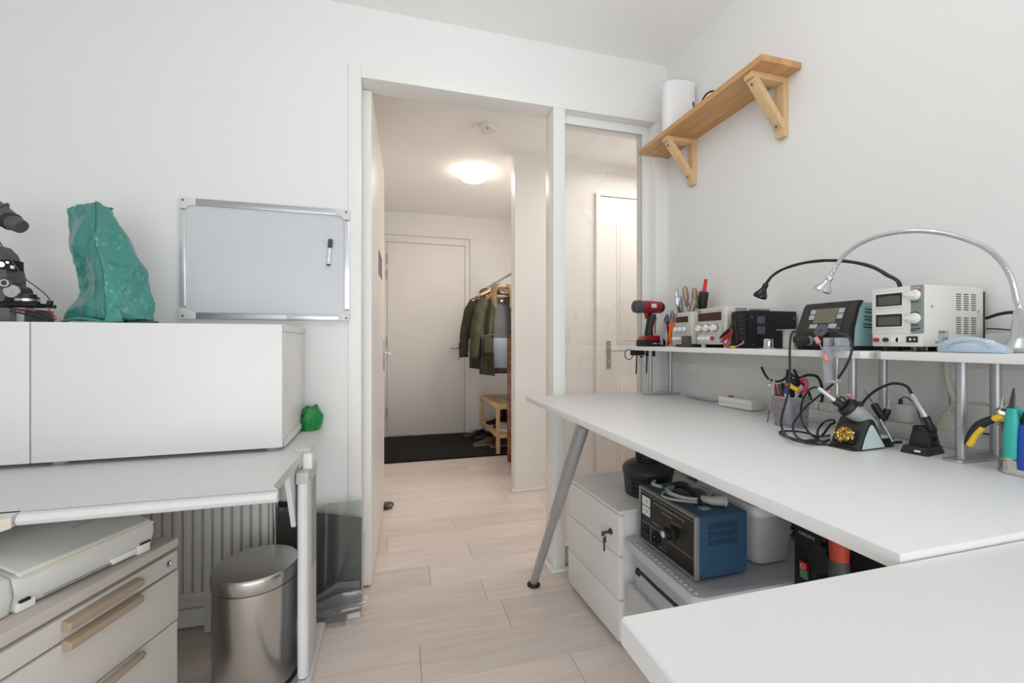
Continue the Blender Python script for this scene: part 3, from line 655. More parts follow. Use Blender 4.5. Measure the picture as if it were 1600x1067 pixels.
# rocker switch strip
t = thing('power_strip', 'grey socket strip with a red rocker switch on the shelf', 'power strip', (1.335, .58, SZ))
build('body', M().box(-.030, .030, -.36, .075, 0, .042, .004), mat('light_grey_strip', (.55, .55, .54), .5), t)
build('rocker_switch', M().prism([(-.018, .042), (.016, .042), (.012, .052), (-.014, .048)], -.02, .02, 'y').bevall(.002), RED, t)
# silver gooseneck lamp
SG = mat('silver_lamp', (.62, .63, .64), .25, .75, var=.03)
b0 = Vector((1.25, .568, SZ))
t = thing('gooseneck_lamp', 'silver gooseneck lamp arching high over the shelf instruments', 'lamp', b0)
build('base', M().lathe([(.030, 0), (.031, .006), (.026, .012), (.024, .018), (.020, .022), (.0175, .030), (.013, .085), (.010, .088)], (0, 0, .0035), n=28), SG, t)
arc = [(1589.5, 500, 1.25), (1589, 470, 1.25), (1582, 440, 1.248), (1566, 410, 1.243), (1540, 387, 1.237), (1500, 371, 1.23), (1465, 363, 1.223), (1425, 361, 1.215), (1380, 367, 1.208), (1345, 380, 1.20), (1320, 398, 1.195), (1306, 416, 1.19), (1299, 430, 1.187)]
P = [onX(*a) - b0 for a in arc]
P[0] = Vector((0, 0, .08))
Pc = crom(P, 12)
build('gooseneck', M().tube(Pc, lambda q: .0055 + .0005 * math.sin(q * 1400), 10, smooth=0), SG, t)
h0, h1 = onX(1297, 433, 1.187) - b0, onX(1283, 456, 1.178) - b0
build('lamp_head', M().lathe([(.0065, -.004), (.009, .0), (.010, .006), (.0085, .011), (.012, .020), (.021, .032), (.024, .040), (.022, .045), (.019, .044)], h0, h1 - h0, 24), SG, t)
build('lens', M().lathe([(.0195, .0435), (.0, .0435)], h0, h1 - h0, 24), mat('lamp_lens', (.6, .6, .58), .2), t)
# black gooseneck lamp
b0 = Vector((1.262, .812, SZ))
t = thing('gooseneck_lamp', 'black gooseneck lamp rising behind the white laboratory supply', 'lamp', b0)
arc = [(1406, 446, 1.275), (1385, 429, 1.278), (1360, 416, 1.28), (1325, 408.5, 1.28), (1290, 407, 1.275), (1255, 411, 1.268), (1225, 420, 1.26), (1207, 431, 1.25), (1197, 443, 1.243)]
P = [Vector((0, 0, .004)), Vector((.004, -.0, .09))] + [onX(*a) - b0 for a in arc]
build('clamp_base', M().lathe([(.018, 0), (.018, .012), (.009, .020), (.007, .045)], n=20), BLACK, t)
build('gooseneck', M().tube(crom(P, 10), lambda q: .0048 + .0003 * math.sin(q * 1200), 8, smooth=0), BLACK, t)
h0, h1 = onX(1196.5, 445, 1.242) - b0, onX(1186, 466, 1.235) - b0
build('lamp_head', M().lathe([(.0065, -.006), (.0095, .0), (.0095, .006), (.0085, .011), (.013, .022), (.0215, .036), (.023, .043), (.020, .048), (.018, .046)], h0, h1 - h0, 24), mat('gloss_black', (.012, .012, .012), .15), t)
build('lens', M().lathe([(.019, .046), (.0, .046)], h0, h1 - h0, 24), mat('lamp_lens', (.6, .6, .58), .2), t)
tag(build('power_cable', M().tube([onX(1541, 497, 1.352), onX(1560, 491, 1.345), onX(1580, 488, 1.34), onX(1600, 490, 1.34), onX(1625, 505, 1.345), onX(1640, 532, 1.35)], .0038, 8), BLACK), 'black cable bowing out behind the white laboratory supply', 'cable')
tag(build('power_cable', M().tube([onX(1541, 513.5, 1.352), onX(1560, 514, 1.358), onX(1590, 517, 1.36), onX(1610, 522, 1.362)], .0018, 6), BLACK), 'thin dark lead behind the lamp above the grey strip', 'cable')

# small vise clamped to the shelf edge
t = thing('clamp_vise', 'small grey vise with pink handles clamped to the shelf edge', 'vise', (1.112, .842, SZ), FX)
VG = mat('vise_grey', (.42, .44, .48), .4, .2, var=.04)
build('frame', M().box(-.018, .018, -.016, .02, .0, .012, .002).prism([(-.018, .012), (-.010, .012), (-.002, -.075), (.002, -.085), (-.014, -.085), (-.022, 0)], -.03, -.006, 'y').box(-.018, .010, -.028, .0, -.084, -.076, .002), VG, t)
build('jaw', M().box(-.022, -.008, -.026, .010, .012, .034, .003), VG, t)
build('jaw', M().box(.008, .022, -.026, .010, .012, .034, .003).box(-.008, .008, -.002, .010, .012, .030, .002), VG, t)
PK = mat('salmon_grip', (.72, .27, .24), .5)
build('jaw_screw', M().tube([(-.030, -.032, .026), (-.008, -.034, -.016)], .0014, 6, smooth=0), CHROME, t)
for a, c in (((-.038, -.030, .034), (-.028, -.032, .020)), ((-.011, -.034, -.010), (-.005, -.034, -.026))): build('handle_grip', M().cyl(a, c, .0055, n=12), PK, t)
build('clamp_screw', M().cyl((.006, -.014, -.019), (.006, -.014, -.115), .0035, n=10), mat('threaded_brass', (.45, .42, .33), .3, .9), t)
build('clamp_bar', M().cyl((-.016, -.016, -.109), (.040, -.010, -.113), .0013, n=6), CHROME, t)
for a, c in (((-.018, -.016, -.109), (-.008, -.016, -.1095)), ((.030, -.011, -.112), (.042, -.010, -.113))): build('handle_grip', M().cyl(a, c, .0042, n=12), PK, t)
# ================================================================= ON THE BENCH
D0 = Vector((0, 0, DZ))
# extension block at the far end
t = thing('extension_block', 'white socket block lying at the far end of the bench', 'power strip', (1.27, 1.283, DZ), R(6.5))
build('body', M().box(0, .062, 0, .150, .002, .040, .004), WHITEP, t)
build('switch', M().cyl((.03, .115, .040), (.03, .115, .044), .010, n=16), RED, t)
build('cord', M().tube([(.03, .150, .016), (.035, .18, .014), (.05, .24, .006), (.07, .32, .005), (.085, .40, .005)], .004, 8), GREY, t)
build('seam', M().box(-.0005, .0625, .02, .1505, .019, .0205), GREY, t)
# mesh pen cup
cx, cy = 1.168, 1.03
t = thing('pen_cup', 'grey wire mesh pen cup full of pens and markers', 'pen cup', (cx, cy, DZ))
MESH = sheer('grey_mesh', (.62, .62, .68), .70, .3, .3)
build('mesh_wall', M().lathe([(.043, .003), (.047, .09)], n=32, cap=False), MESH, t)
build('base', M().cyl((0, 0, 0), (0, 0, .003), .043, n=32), GREY, t)
build('rim', M().tube([(.0472 * math.cos(a), .0472 * math.sin(a), .0905) for a in [2 * PI * k / 32 for k in range(32)]], .0022, 8, closed=True, smooth=1), SILV, t)
mw = M()
for k in range(28):
    a = 2 * PI * k / 28
    for s in (-1, 1):
        mw.tube([((.043 + .004 * q) * math.cos(a + s * q * 1.2), (.043 + .004 * q) * math.sin(a + s * q * 1.2), .003 + .087 * q) for q in (0, .25, .5, .75, 1)], .0005, 3, smooth=0)
build('mesh_wires', mw, mat('mesh_wire', (.40, .40, .44), .4, .5), t, kind='stuff')
def pen(label, cat, base, top, parts):
    """parts: (from, to, radius, material, name) as fractions of the length"""
    base, top = Vector(base), Vector(top); d = top - base; t = thing(cat.replace(' ', '_'), label, cat, base)
    t.rotation_euler = Vector((0, 0, 1)).rotation_difference(d).to_euler(); L = d.length
    for a, c, r, mt, nm in parts: build(nm, M().lathe([(r * .8, a * L), (r, a * L + .001), (r, c * L - .001), (r * .8, c * L)], n=12), mt, t)
    return t
zb = DZ + .006
pen('red marker with black cap in the mesh cup', 'marker', (1.160, 1.035, zb), onX(1218, 600, 1.150), ((0, .72, .0065, mat('marker_red', (.72, .06, .03), .4), 'barrel'), (.72, 1, .007, DGREY, 'cap')))
pen('dark red pencil stub left of the red marker', 'pencil', (1.160, 1.05, zb), onX(1210, 600, 1.150), ((0, 1, .0045, RED, 'barrel'),))
pen('white marker with blue collar in the mesh cup', 'marker', (1.152, 1.02, zb), onX(1228, 596, 1.150), ((0, .72, .0068, WHITEP, 'barrel'), (.72, .85, .0072, BLUE, 'collar'), (.85, .97, .004, RED, 'tip')))
pen('black handled tool standing behind the marker pens', 'screwdriver', (1.175, 1.02, zb), onX(1232, 587, 1.180), ((0, .6, .003, CHROME, 'shaft'), (.6, 1, .0095, BLACK, 'handle')))
pen('grey pen leaning right in the mesh cup', 'pen', (1.15, 1.045, zb), onX(1248, 612, 1.158), ((0, .96, .004, mat('clear_grey_pen', (.5, .5, .54), .3), 'barrel'), (.96, 1, .0035, SILV, 'tip')))
pen('black ended pen leaning right in the mesh cup', 'pen', (1.175, 1.055, zb), onX(1252, 616, 1.17), ((0, .9, .0035, WHITEP, 'barrel'), (.9, 1, .004, BLACK, 'tip')))
pen('grey pen standing upright in the mesh cup', 'pen', (1.186, 1.03, zb), onX(1222, 598, 1.186), ((0, .8, .004, SILV, 'barrel'), (.8, 1, .0045, BLACK, 'cap')))
# yellow black stripper and pink scissors in the cup
t = thing('wire_stripper', 'yellow and black wire stripper head sticking out of the cup', 'wire stripper', (1.18, 1.01, zb))
o_ = t.location
a, c, e = onX(1236, 625, 1.165) - o_, onX(1238, 598, 1.160) - o_, onX(1248, 602, 1.160) - o_
build('black_grip', M().tube([(0, 0, 0), a * .8, a, c, c + (e - c) * .9 + Vector((0, 0, .004))], lambda q: .006 + .005 * q, 10), BLACKM, t)
build('yellow_body', M().tube([c + Vector((-.008, .004, -.004)), (c + e) / 2 + Vector((-.009, 0, -.010)), e + Vector((-.008, -.008, -.014))], lambda q: .0085, 8, flat=.8), YELLOW, t)
t = thing('scissors', 'scissors with pink loop handle in the mesh cup', 'scissors', (1.176, 1.0, zb)); o_ = t.location
build('pink_handle', M().tube([onX(u, v, 1.172) - o_ for u, v in ((1249, 615), (1256, 611), (1260, 603), (1259, 595), (1255, 592), (1251, 596))], .0055, 8), mat('pink_handle', (.58, .07, .16), .4), t)
build('blade', M().tube([(0, 0, 0), onX(1249, 616, 1.172) - o_], .003, 6, smooth=0), CHROME, t)
# tweezers clipped to the left rim
t = thing('tweezers', 'silver tweezers with black points hung outside the cup rim', 'tweezers', onX(1201, 655, 1.125)); o_ = t.location
build('arm', M().tube([(0, 0, 0), onX(1206, 625, 1.128) - o_, onX(1209.5, 594, 1.135) - o_], lambda q: .0018 + .001 * q, 8), mat('tweezer_steel', (.50, .46, .40), .35, .8), t)
build('arm', M().tube([onX(1203, 640, 1.135) - o_, onX(1203, 610, 1.14) - o_, onX(1202, 582, 1.145) - o_], lambda q: .0022 - .001 * q, 8), SILV, t)
build('black_tip', M().tube([onX(1199, 660, 1.124) - o_, onX(1203, 640, 1.126) - o_], lambda q: .0012 + .0015 * q, 8), BLACK, t)
build('arm_clip', M().box(-.003, .003, -.006, .006, -.003, .003, .001, mtx=Matrix.Translation(onX(1203, 602, 1.14) - o_)), WHITEP, t)
# cable trunking along the wall with plugs
t = thing('cable_trunking', 'white cable trunking along the wall at the back of the bench', 'cable duct', (1.302, .30, DZ))
build('channel', M().box(0, XW - 1.302 - .001, 0, .90, 0, .040, .004), mat('trunk_white', (.70, .70, .68), .45), t)
build('cover', M().box(-.003, .03, 0, .90, .010, .028, .002), MATS['trunk_white'], t)
def plug(loc, label, sx, sy, sz):
    t = thing('plug', label, 'plug', loc); build('body', M().box(-sx, sx, -sy, sy, 0, sz, .004), WHITEP, t); build('socket_face', M().cyl((-sx, 0, sz * .5), (-sx - .001, 0, sz * .5), sy * .6, n=16), CREAM, t); return t
t1 = plug((1.335, 1.085, DZ + .040), 'white plug block standing left on the trunking', .018, .020, .026)
t2 = plug((1.332, 1.033, DZ + .040), 'wider white plug block standing right of the first', .020, .024, .024)
t = thing('charger', 'white phone charger with black plug on the trunking', 'charger', (1.335, .836, DZ + .0405))
build('body', M().box(-.011, .014, -.022, .022, 0, .048, .003), WHITEP, t)
build('plug', M().cyl((0, .006, .048), (0, .006, .062), .005, .004, 10), BLACK, t)
build('cord', M().tube([(0, .006, .06), (.0, .0, .067), (.0, -.012, .066), (.004, -.026, .05), (.006, -.034, .02), (.008, -.04, .0)], .0016, 6), DGREY, t)
t = thing('beige_plug', 'beige mains plug with ribbed cord above the black iron rest', 'plug', (1.325, .735, DZ + .040))
BG = mat('beige_cord', (.62, .60, .52), .5)
build('body', M().lathe([(.020, 0), (.020, .012), (.016, .018), (.014, .022)], n=20), BG, t)
build('strain_relief', M().lathe([(.014, .022), (.012, .026), (.013, .028), (.011, .032), (.012, .034), (.009, .038), (.010, .040), (.006, .046)], n=16), BG, t)
build('cord', M().tube([(0, 0, .044), (-.002, -.014, .064), (-.004, -.05, .074), (-.006, -.10, .071), (-.008, -.14, .058), (-.006, -.17, .03), (.0, -.18, .002)], .0036, 8), BG, t)
tag(build('flex_cable', M().tube([onX(1479, 560, 1.362), onX(1479, 590, 1.36), onX(1490, 625, 1.352), onX(1500, 650, 1.345), onX(1511, 672, 1.335)], .0055, 8), BG), 'thick beige cord coming down from the near shelf', 'cable')
tag(build('thin_cable', M().tube([onX(1476, 585, 1.372), onX(1483, 620, 1.372), onX(1484, 645, 1.36), onX(1481, 668, 1.345)], .002, 6), GREY), 'thin grey cord on the wall left of the thick beige one', 'cable')
tag(build('flex_cable', M().tube([onX(1190, 574, 1.36), onX(1196, 586, 1.34), onX(1203, 593, 1.32), onX(1216, 596, 1.31), onX(1228, 590, 1.32), onX(1232, 578, 1.34)], .0042, 8), BLACK), 'black cord hanging under the shelf left of the cup', 'cable')
tag(build('flex_cable', M().tube([onX(1241, 578, 1.36), onX(1248, 590, 1.33), onX(1262, 586, 1.33), onX(1276, 588, 1.335), onX(1283, 600, 1.335), onX(1285, 618, 1.33), onX(1283, 632, 1.33)], .0045, 8), BLACK), 'black cord bending over into the wider white plug block', 'cable')
tag(build('flex_cable', M().tube([onX(1230, 579, 1.365), onX(1245, 592, 1.31), onX(1258, 604, 1.30), onX(1265, 617, 1.32), onX(1268, 632, 1.33)], .0042, 8), BLACK), 'black cord running into the left white plug block', 'cable')

# soldering iron stand
CB = BLACK
A_, B_, C_ = Vector((1.037, .815, DZ)), Vector((1.048, .748, DZ)), Vector((1.143, .752, DZ))
t = thing('iron_stand', 'black soldering stand with brass wool and pale blue side', 'soldering stand', B_, R(-86))
# local: x right along the front, y into depth, z up ; front faces the room
W0, D1, HT = -.068, .098, .074
side = [(0, 0), (.010, .012), (.030, .052), (.042, .068), (.050, .0735), (.058, .070), (.070, .052), (.098, .006), (.098, 0)]
build('body', M().prism(side, W0, 0, 'x').bevall(.003), BLACK, t)
sp = [(.013, .004), (.024, .030), (.038, .054), (.046, .061), (.053, .058), (.064, .044), (.094, .006), (.094, .004)]
build('side_panel', M().prism(sp, 0, .0014, 'x').bevall(.0004, 1), mat('pale_mint', (.56, .70, .70), .4, var=.02), t)
wv = M(); rn = random.Random(5)
dy, dz_ = .020, .040; un = Vector((0, -.9, .45)).normalized()
for k in range(90):
    a = rn.random() * 6.28; q = math.sqrt(rn.random()) * .0175
    u0, v0 = q * math.cos(a) * 1.1, q * math.sin(a) * .9
    c = Vector((-.036 + u0, .0125 + v0 * .44 + .0, .030 + v0 * .9)) + un * rn.uniform(.004, .009)
    wv.tube([c + Vector((.0045 * math.cos(b_ + a), .001 * math.sin(2 * b_), .0045 * math.sin(b_ + a))) + un * .0015 for b_ in (0, .9, 1.8, 2.7, 3.6)], .0011, 4, smooth=1)
build('brass_wool', wv, mat('brass', (.62, .42, .12), .25, 1), t, kind='stuff')
build('wool_well', M().obox((-.036, .0155, .030), (.046, .010, .038), (R(-26), 0, 0), .004), BLACKM, t)
build('front_ledge', M().box(W0 + .004, -.004, -.010, .01, 0, .006, .002), BLACK, t)
build('sponge_tray', M().box(-.055, -.004, .096, .140, 0, .022, .003), BLACK, t)
build('sponge', M().box(-.050, -.008, .102, .136, .018, .026, .002), mat('sponge_cream', (.66, .62, .50), .8), t)
mth = onX(1322, 634, 1.075); ax = (onX(1372, 668, 1.125) - mth).normalized()
q = t.matrix_basis.inverted() if False else (Matrix.Translation(t.location) @ Euler((0, 0, R(-86))).to_matrix().to_4x4()).inverted()
def L(p): return q @ Vector(p)
mo = L(mth); axl = (q.to_3x3() @ ax)
build('holder_ring', M().lathe([(.012, .004), (.020, -.004), (.023, .002), (.0235, .008), (.021, .014)], mo, axl, 28), BLACK, t)
build('holder_cone', M().lathe([(.021, .012), (.0225, .016), (.021, .03), (.015, .055), (.010, .07)], mo, axl, 28), GREY, t)
build('collar_tab', M().obox(mo + axl * .010 + Vector((.020, .004, .014)), (.012, .016, .010), (0, .4, .3), .003), BLACK, t)
build('support_rod', M().cyl(L(onX(1375, 655, 1.15)), L(onX(1395, 690, 1.155)), .0025, n=8), SILV, t)
# the iron in it
i0, i1, i2 = onX(1278, 605.5, 1.03), onX(1306, 627, 1.055), onX(1330, 644, 1.083)
t = thing('soldering_iron', 'soldering iron with silver grip parked in the black stand', 'soldering iron', i0)
build('silver_grip', M().lathe([(.0040, 0), (.0045, .003), (.0055, .010), (.005, .028), (.0055, .032), (.0055, .050)], (0, 0, 0), i1 - i0, 16), mat('pearl_silver', (.60, .60, .62), .35, .5), t)
build('black_grip', M().lathe([(.0085, 0), (.010, .006), (.0085, .016), (.009, .030), (.006, .05)], i1 - i0 - (i1 - i0).normalized() * .004, i2 - i1, 16), BLACK, t)
build('finger_loop', M().tube([(i1 - i0) + Vector((.006, 0, -.002)), (i1 - i0) + Vector((.012, -.006, .012)), (i2 - i0) + Vector((.0, 0, .014))], .0022, 6), BLACK, t)
cab = [i0 + (i0 - i1) * -.02] + [onX(*p) for p in ((1270, 605.5, 1.03), (1262, 612, 1.035), (1254, 625, 1.045), (1251, 645, 1.06))] + [Vector(p) for p in ()]
cab += [onX(1253, 658, 1.062), onX(1259, 669, 1.058), onZ(1268, 680, DZ + .010), onZ(1279, 687, DZ + .004), onZ(1262, 690, DZ + .004), onZ(1236, 684, DZ + .005), onZ(1219, 677, DZ + .004), onZ(1224, 673.5, DZ + .004), onZ(1245, 674, DZ + .010), onZ(1262, 677, DZ + .012), onZ(1277, 682, DZ + .010), onZ(1285, 680, DZ + .013), onX(1297, 664, 1.08), onX(1304, 660, 1.095), onX(1301, 656, 1.11), onX(1288, 659, 1.10), onX(1278, 672, 1.09), onX(1280, 682, 1.055), onZ(1296, 680, DZ + .003)]
tag(build('iron_cable', M().tube([p - i0 for p in cab], .0029, 8), BLACK, loc=i0), 'black cable looping from the silver soldering iron across the bench', 'cable')
cab = [onX(1241, 517, 1.10), onX(1236, 524, 1.10), onX(1234, 545, 1.095), onX(1234, 580, 1.092), onX(1231, 615, 1.085), onX(1222, 648, 1.08), onX(1221.5, 668, 1.075), onZ(1233, 684, DZ + .014), onZ(1255, 691, DZ + .010), onZ(1275, 693.5, DZ + .004), onZ(1292, 694, DZ + .004)]
tag(build('station_cable', M().tube([p - cab[-1] for p in cab], .0031, 8), mat('cable_grey_black', (.03, .03, .032), .4), loc=cab[-1]), 'dark cable dropping from the soldering station past the cup', 'cable')
cab = [onX(1310, 521, 1.115), onX(1322, 523, 1.10), onX(1330, 535, 1.085), onX(1330, 552, 1.085), onX(1320, 575, 1.09), onX(1305, 596, 1.10), onX(1285, 614, 1.10), onX(1263, 632, 1.09), onX(1247, 650, 1.08), onX(1239, 665, 1.075), onX(1243, 680, 1.06), onZ(1256, 688, DZ + .008), onZ(1272, 687, DZ + .013), onZ(1286, 690, DZ + .004), onZ(1296, 687, DZ + .004)]
tag(build('station_cable', M().tube([p - cab[-1] for p in cab], .0029, 8), MATS['cable_grey_black'], loc=cab[-1]), 'dark cable from the soldering station passing the vise', 'cable')

# two tip handles in a wire holder behind the stand
t = thing('tip_holder', 'wire holder clipped to the pole behind the soldering stand', 'holder', (1.222, .832, DZ))
build('plate', M().box(-.03, .03, -.03, .02, .055, .058, .001), SILV, t)
build('post', M().cyl((.012, -.01, 0), (.012, -.01, .056), .003, n=8), SILV, t)
for x, y in ((-.02, -.02), (-.01, -.03), (0, -.02)): build('wire', M().tube([(x, y, .055), (x - .004, y - .006, .04), (x + .004, y - .010, .030)], .001, 5), CHROME, t)
def tip(label, b0, b1, b2):
    t = thing('test_probe', label, 'test probe', b0); a, c = b1 - b0, b2 - b0
    build('handle', M().lathe([(.005, 0), (.008, .006), (.0085, a.length - .006), (.007, a.length)], (0, 0, 0), a, 14), BLACK, t)
    build('tip', M().cyl(a, c, .0022, .0007, 8), CHROME, t)
tip('black probe leaning left with a long thin steel tip', onX(1382, 657, 1.205), onX(1365, 631, 1.19), onX(1350, 608, 1.18))
tip('black probe leaning right with a short steel tip', onX(1380, 657, 1.21), onX(1387, 639, 1.215), onX(1390, 623, 1.218))

# second iron rest
t = thing('iron_rest', 'small black plastic soldering rest with slotted side', 'soldering stand', (1.145, .722, DZ), R(-80))
build('foot', M().rings([[(x, y, z) for x, y in ((0 - .002 + i, 0 - .002 + i), (.048 + .002 - i, 0 - .002 + i), (.05 - i, .082 - i), (-.002 + i, .082 - i))] for z, i in ((0, 0), (.018, .005))]).bevall(.003), BLACK, t)
build('tower', M().rings([[(x, y, z) for x, y in ((a, b_), (.046 - a, b_), (.046 - a, .080 - a), (a, .080 - a))] for z, a, b_ in ((.012, .002, .026), (.040, .006, .030), (.052, .008, .032))]).bevall(.003), BLACK, t)
build('ring', M().lathe([(.013, .044), (.021, .044), (.0215, .056), (.018, .060), (.014, .058), (.013, .05)], (.023, .054, 0), n=28), BLACK, t)
for k in range(4): build('side_slot', M().obox((.0425, .046 + .0012 * k, .020 + .0055 * k), (.003, .020 - .002 * k, .0022), (R(-8 + 6 * k), 0, 0)), mat('slot_black', (.002, .002, .002), .9), t)
build('label', M().box(.026, .036, -.0032, .001, .007, .011), WHITEP, t)
p0, p1, p2 = onX(1457, 673, 1.185), onX(1446, 651, 1.178), onX(1424.5, 615, 1.168)
t = thing('soldering_pen', 'silver soldering pen standing in the small black rest', 'soldering iron', p0); a, c = p1 - p0, p2 - p0
build('black_grip', M().lathe([(.006, 0), (.0085, .008), (.007, a.length * .5), (.0078, a.length - .004), (.0068, a.length)], (0, 0, 0), a, 16), BLACK, t)
build('silver_barrel', M().lathe([(.0058, 0), (.0058, (c - a).length - .002), (.0045, (c - a).length)], a, c - a, 16), MATS['pearl_silver'], t)
pts = [p2] + [onX(*p) for p in ((1417, 604, 1.168), (1405, 599.5, 1.172), (1390, 600, 1.175), (1370, 609, 1.178), (1355, 621, 1.18), (1347, 632, 1.18), (1342, 645, 1.18), (1340, 662, 1.182))] + [Vector((1.185, .80, DZ + .004)), Vector((1.24, .78, DZ + .004))]
build('cord', M().tube([p - p0 for p in pts], .0032, 8), BLACK, t)

# tin can and the tools hung in it
cc = Vector((1.193, .537, DZ))
t = thing('tin_can', 'ribbed bare tin can holding pliers at the right edge', 'can', cc)
pr = [(.036, 0), (.0385, .002), (.037, .008)]
for k in range(11): pr += [(.037, .022 + k * .006), (.0358, .025 + k * .006)]
pr += [(.037, .094), (.0385, .101), (.037, .103), (.0355, .101), (.0355, .006), (0, .006)]
build('can_body', M().lathe(pr, n=40), mat('tin_metal', (.66, .65, .62), .22, 1, var=.05), t)
t = thing('pliers', 'round nose pliers with black and yellow grips on the can', 'pliers', onX(1561, 655, 1.165)); o_ = t.location
g = [onX(u, v, 1.150) - o_ for u, v in ((1562, 652), (1548, 656), (1533, 663), (1522, 675), (1515, 688), (1512, 694))]
build('grip', M().tube(g, lambda q: .0075 + .003 * math.sin(min(1, q * 1.1) * PI), 12, flat=.8), BLACK, t)
build('yellow_stripe', M().tube([p + Vector((-.004, -.004, -.004)) for p in (g[2], g[3], g[4], g[5] + Vector((.0, 0, .004)))], .0058, 8), YELLOW, t)
build('yellow_collar', M().tube([g[0] + Vector((.004, -.004, -.002)), g[0], g[0].lerp(g[1], .55)], .0095, 10, flat=.75), YELLOW, t)
jb = onX(1564, 645, 1.165) - o_
build('joint', M().lathe([(.009, -.006), (.0105, 0), (.009, .006)], jb, (-.6, -.8, .1), 18), CHROME, t)
for u in (1568, 1581): build('jaw', M().tube([jb, jb.lerp(onX(u, 618 + (u - 1568) * .3, 1.175) - o_, .5), onX(u, 617 + (u - 1568) * .3, 1.175) - o_], lambda q: .0055 - .004 * q, 8), CHROME, t)
build('grip', M().tube([jb, jb + Vector((.012, -.008, -.03)), jb + Vector((.016, -.01, -.07))], .006, 8), BLACK, t)
def hung(label, mt, u0, u1, v0, v1, xx, headpts, nm='pliers'):
    a, c = onX(u0, v0, xx), onX(u1, v1, xx); t = thing(nm, label, 'pliers', c); d = a - c
    build('handle', M().tube([(0, 0, 0), d * .25, d * .6, d * .85, d], lambda q: .0085 + .0028 * math.sin(PI * (1 - q) * .75) - .0015 * q, 14, flat=.85), mt, t)
    if headpts:
        build('head', M().tube([Vector(onX(*p)) - c for p in headpts], lambda q: .0062 - .0045 * q, 8, flat=.6), DK, t)
        hp = Vector(onX(*headpts[0])) - c
        build('inner_handle', M().tube([hp, hp + Vector((.014, -.006, -.014)), hp + Vector((.022, -.008, -.085))], .0065, 8), mt, t)
    return t
hung('flush cutter with teal handles hung over the can rim', TEAL, 1581, 1579, 638, 715, 1.146, ((1581, 638, 1.158), (1583, 622, 1.160), (1584, 606, 1.162)))
hung('tool with dark blue handles hung over the can rim', BLUE, 1600, 1602, 664, 735, 1.150, ((1601, 664, 1.158), (1600, 652, 1.16), (1602, 642, 1.162)))
tag(build('brush', M().cyl((0, 0, 0), onX(1560, 660, 1.185) - Vector((1.20, .53, DZ + .01)), .003, .004, 8), PINE, loc=(1.20, .53, DZ + .01)), 'wooden brush stick standing in the tin can', 'brush')
tag(build('flat_tool', M().tube([(0, 0, 0), (-.01, .05, .004), (-.02, .11, .002)], lambda q: .007 - .003 * q, 8, flat=.5), BLACK, loc=(1.322, .545, DZ + .046)), 'flat black tool lying on the trunking behind the pole', 'tool')
tag(build('white_block', M().box(-.012, .02, -.04, .03, 0, .012, .003), CREAM, loc=(1.315, .585, DZ + .0405)), 'small white block on the trunking beside the can', 'block')
# ================================================================= UNDER THE BENCH
t = thing('drawer_pedestal', 'white drawer pedestal under the bench with keys in lock', 'drawer unit', (.757, 1.800, 0), R(-86.5))
PW_, PD, PH = .412, .50, .50
build('body', M().box(0.001, PW_ - .001, .018, PD, .03, .486, .002), CABW, t)
for z0, z1 in ((.022, .170), (.173, .331), (.334, .484)):
    dr = build('drawer', M().box(0, PW_ - .002, 0, .017, z0, z1, .002), CABW, t)
    build('edge_profile', M().box(PW_ - .001, PW_ + .002, .003, .024, z0 + .004, z1 - .004, .001), WHITEP, dr)
build('top', M().box(-.002, PW_ + .002, 0, PD, .487, PH, .002), mat('pedestal_top', (.70, .70, .69), .25), t)
lk = build('lock', M().cyl((PW_ - .052, 0, .405), (PW_ - .052, -.006, .405), .011, n=18), DGREY, t)
build('key', M().box(PW_ - .054, PW_ - .050, -.030, -.006, .400, .410, .001).obox((PW_ - .052, -.034, .402), (.004, .016, .018), (0, 0, 0), .002), DGREY, lk)
build('spare_key', M().obox((PW_ - .053, -.028, .378), (.004, .014, .024), (0, 0, 0), .003).box(PW_ - .0545, PW_ - .0515, -.032, -.026, .335, .368), DGREY, lk)
build('key_ring', M().tube([(PW_ - .052, -.036 + .006 * math.cos(a), .393 + .006 * math.sin(a)) for a in [2 * PI * k / 12 for k in range(12)]], .001, 5, closed=True, smooth=1), CHROME, lk)
for x in (.03, PW_ - .03):
    for y in (.05, PD - .05): build('caster', M().cyl((x - .01, y, .0125), (x + .01, y, .0125), .0125, n=14).box(x - .012, x + .012, y - .008, y + .008, .02, .032), DGREY, t)
# round black vented unit on the pedestal
t = thing('vented_canister', 'round black vented canister with ribbed screw cap on the pedestal', 'canister', (.990, 1.525, .5005))
build('body', M().lathe([(.086, 0), (.090, .004), (.097, .085), (.0975, .090)], n=40), mat('charcoal_plastic', (.028, .03, .03), .38, var=.06), t)
build('dome', M().lathe([(.1005, .088), (.1015, .094), (.099, .108), (.085, .124), (.060, .134), (.045, .137)], n=40), MATS['charcoal_plastic'], t)
for k in range(4):
    for a0 in (3.45, 4.25):
        build('vent_slot', M().rings([[((.0925 + .0022 * k + o) * math.cos(a0 + q * .08), (.0925 + .0022 * k + o) * math.sin(a0 + q * .08), .020 + k * .017 + z) for o, z in ((-.004, 0), (.0022, 0), (.0022, .006), (-.004, .006))] for q in range(8)]), BLACKM, t)
build('cap_neck', M().cyl((0, 0, .132), (0, 0, .145), .046, n=32), BLACKM, t)
cp = build('screw_cap', M().lathe([(.042, .145), (.045, .148), (.045, .166), (.040, .170), (0, .170)], n=32), BLACK, t)
for k in range(20):
    a = 2 * PI * k / 20; build('cap_rib', M().box(.044, .048, -.003, .003, .148, .166, mtx=Matrix.Rotation(a, 4, 'Z')), BLACK, cp)
build('side_arm', M().tube([(.06, -.02, .112), (.13, -.03, .118), (.20, -.035, .112), (.27, -.03, .100)], lambda q: .034 - .012 * q, 14, flat=.7), MATS['charcoal_plastic'], t)
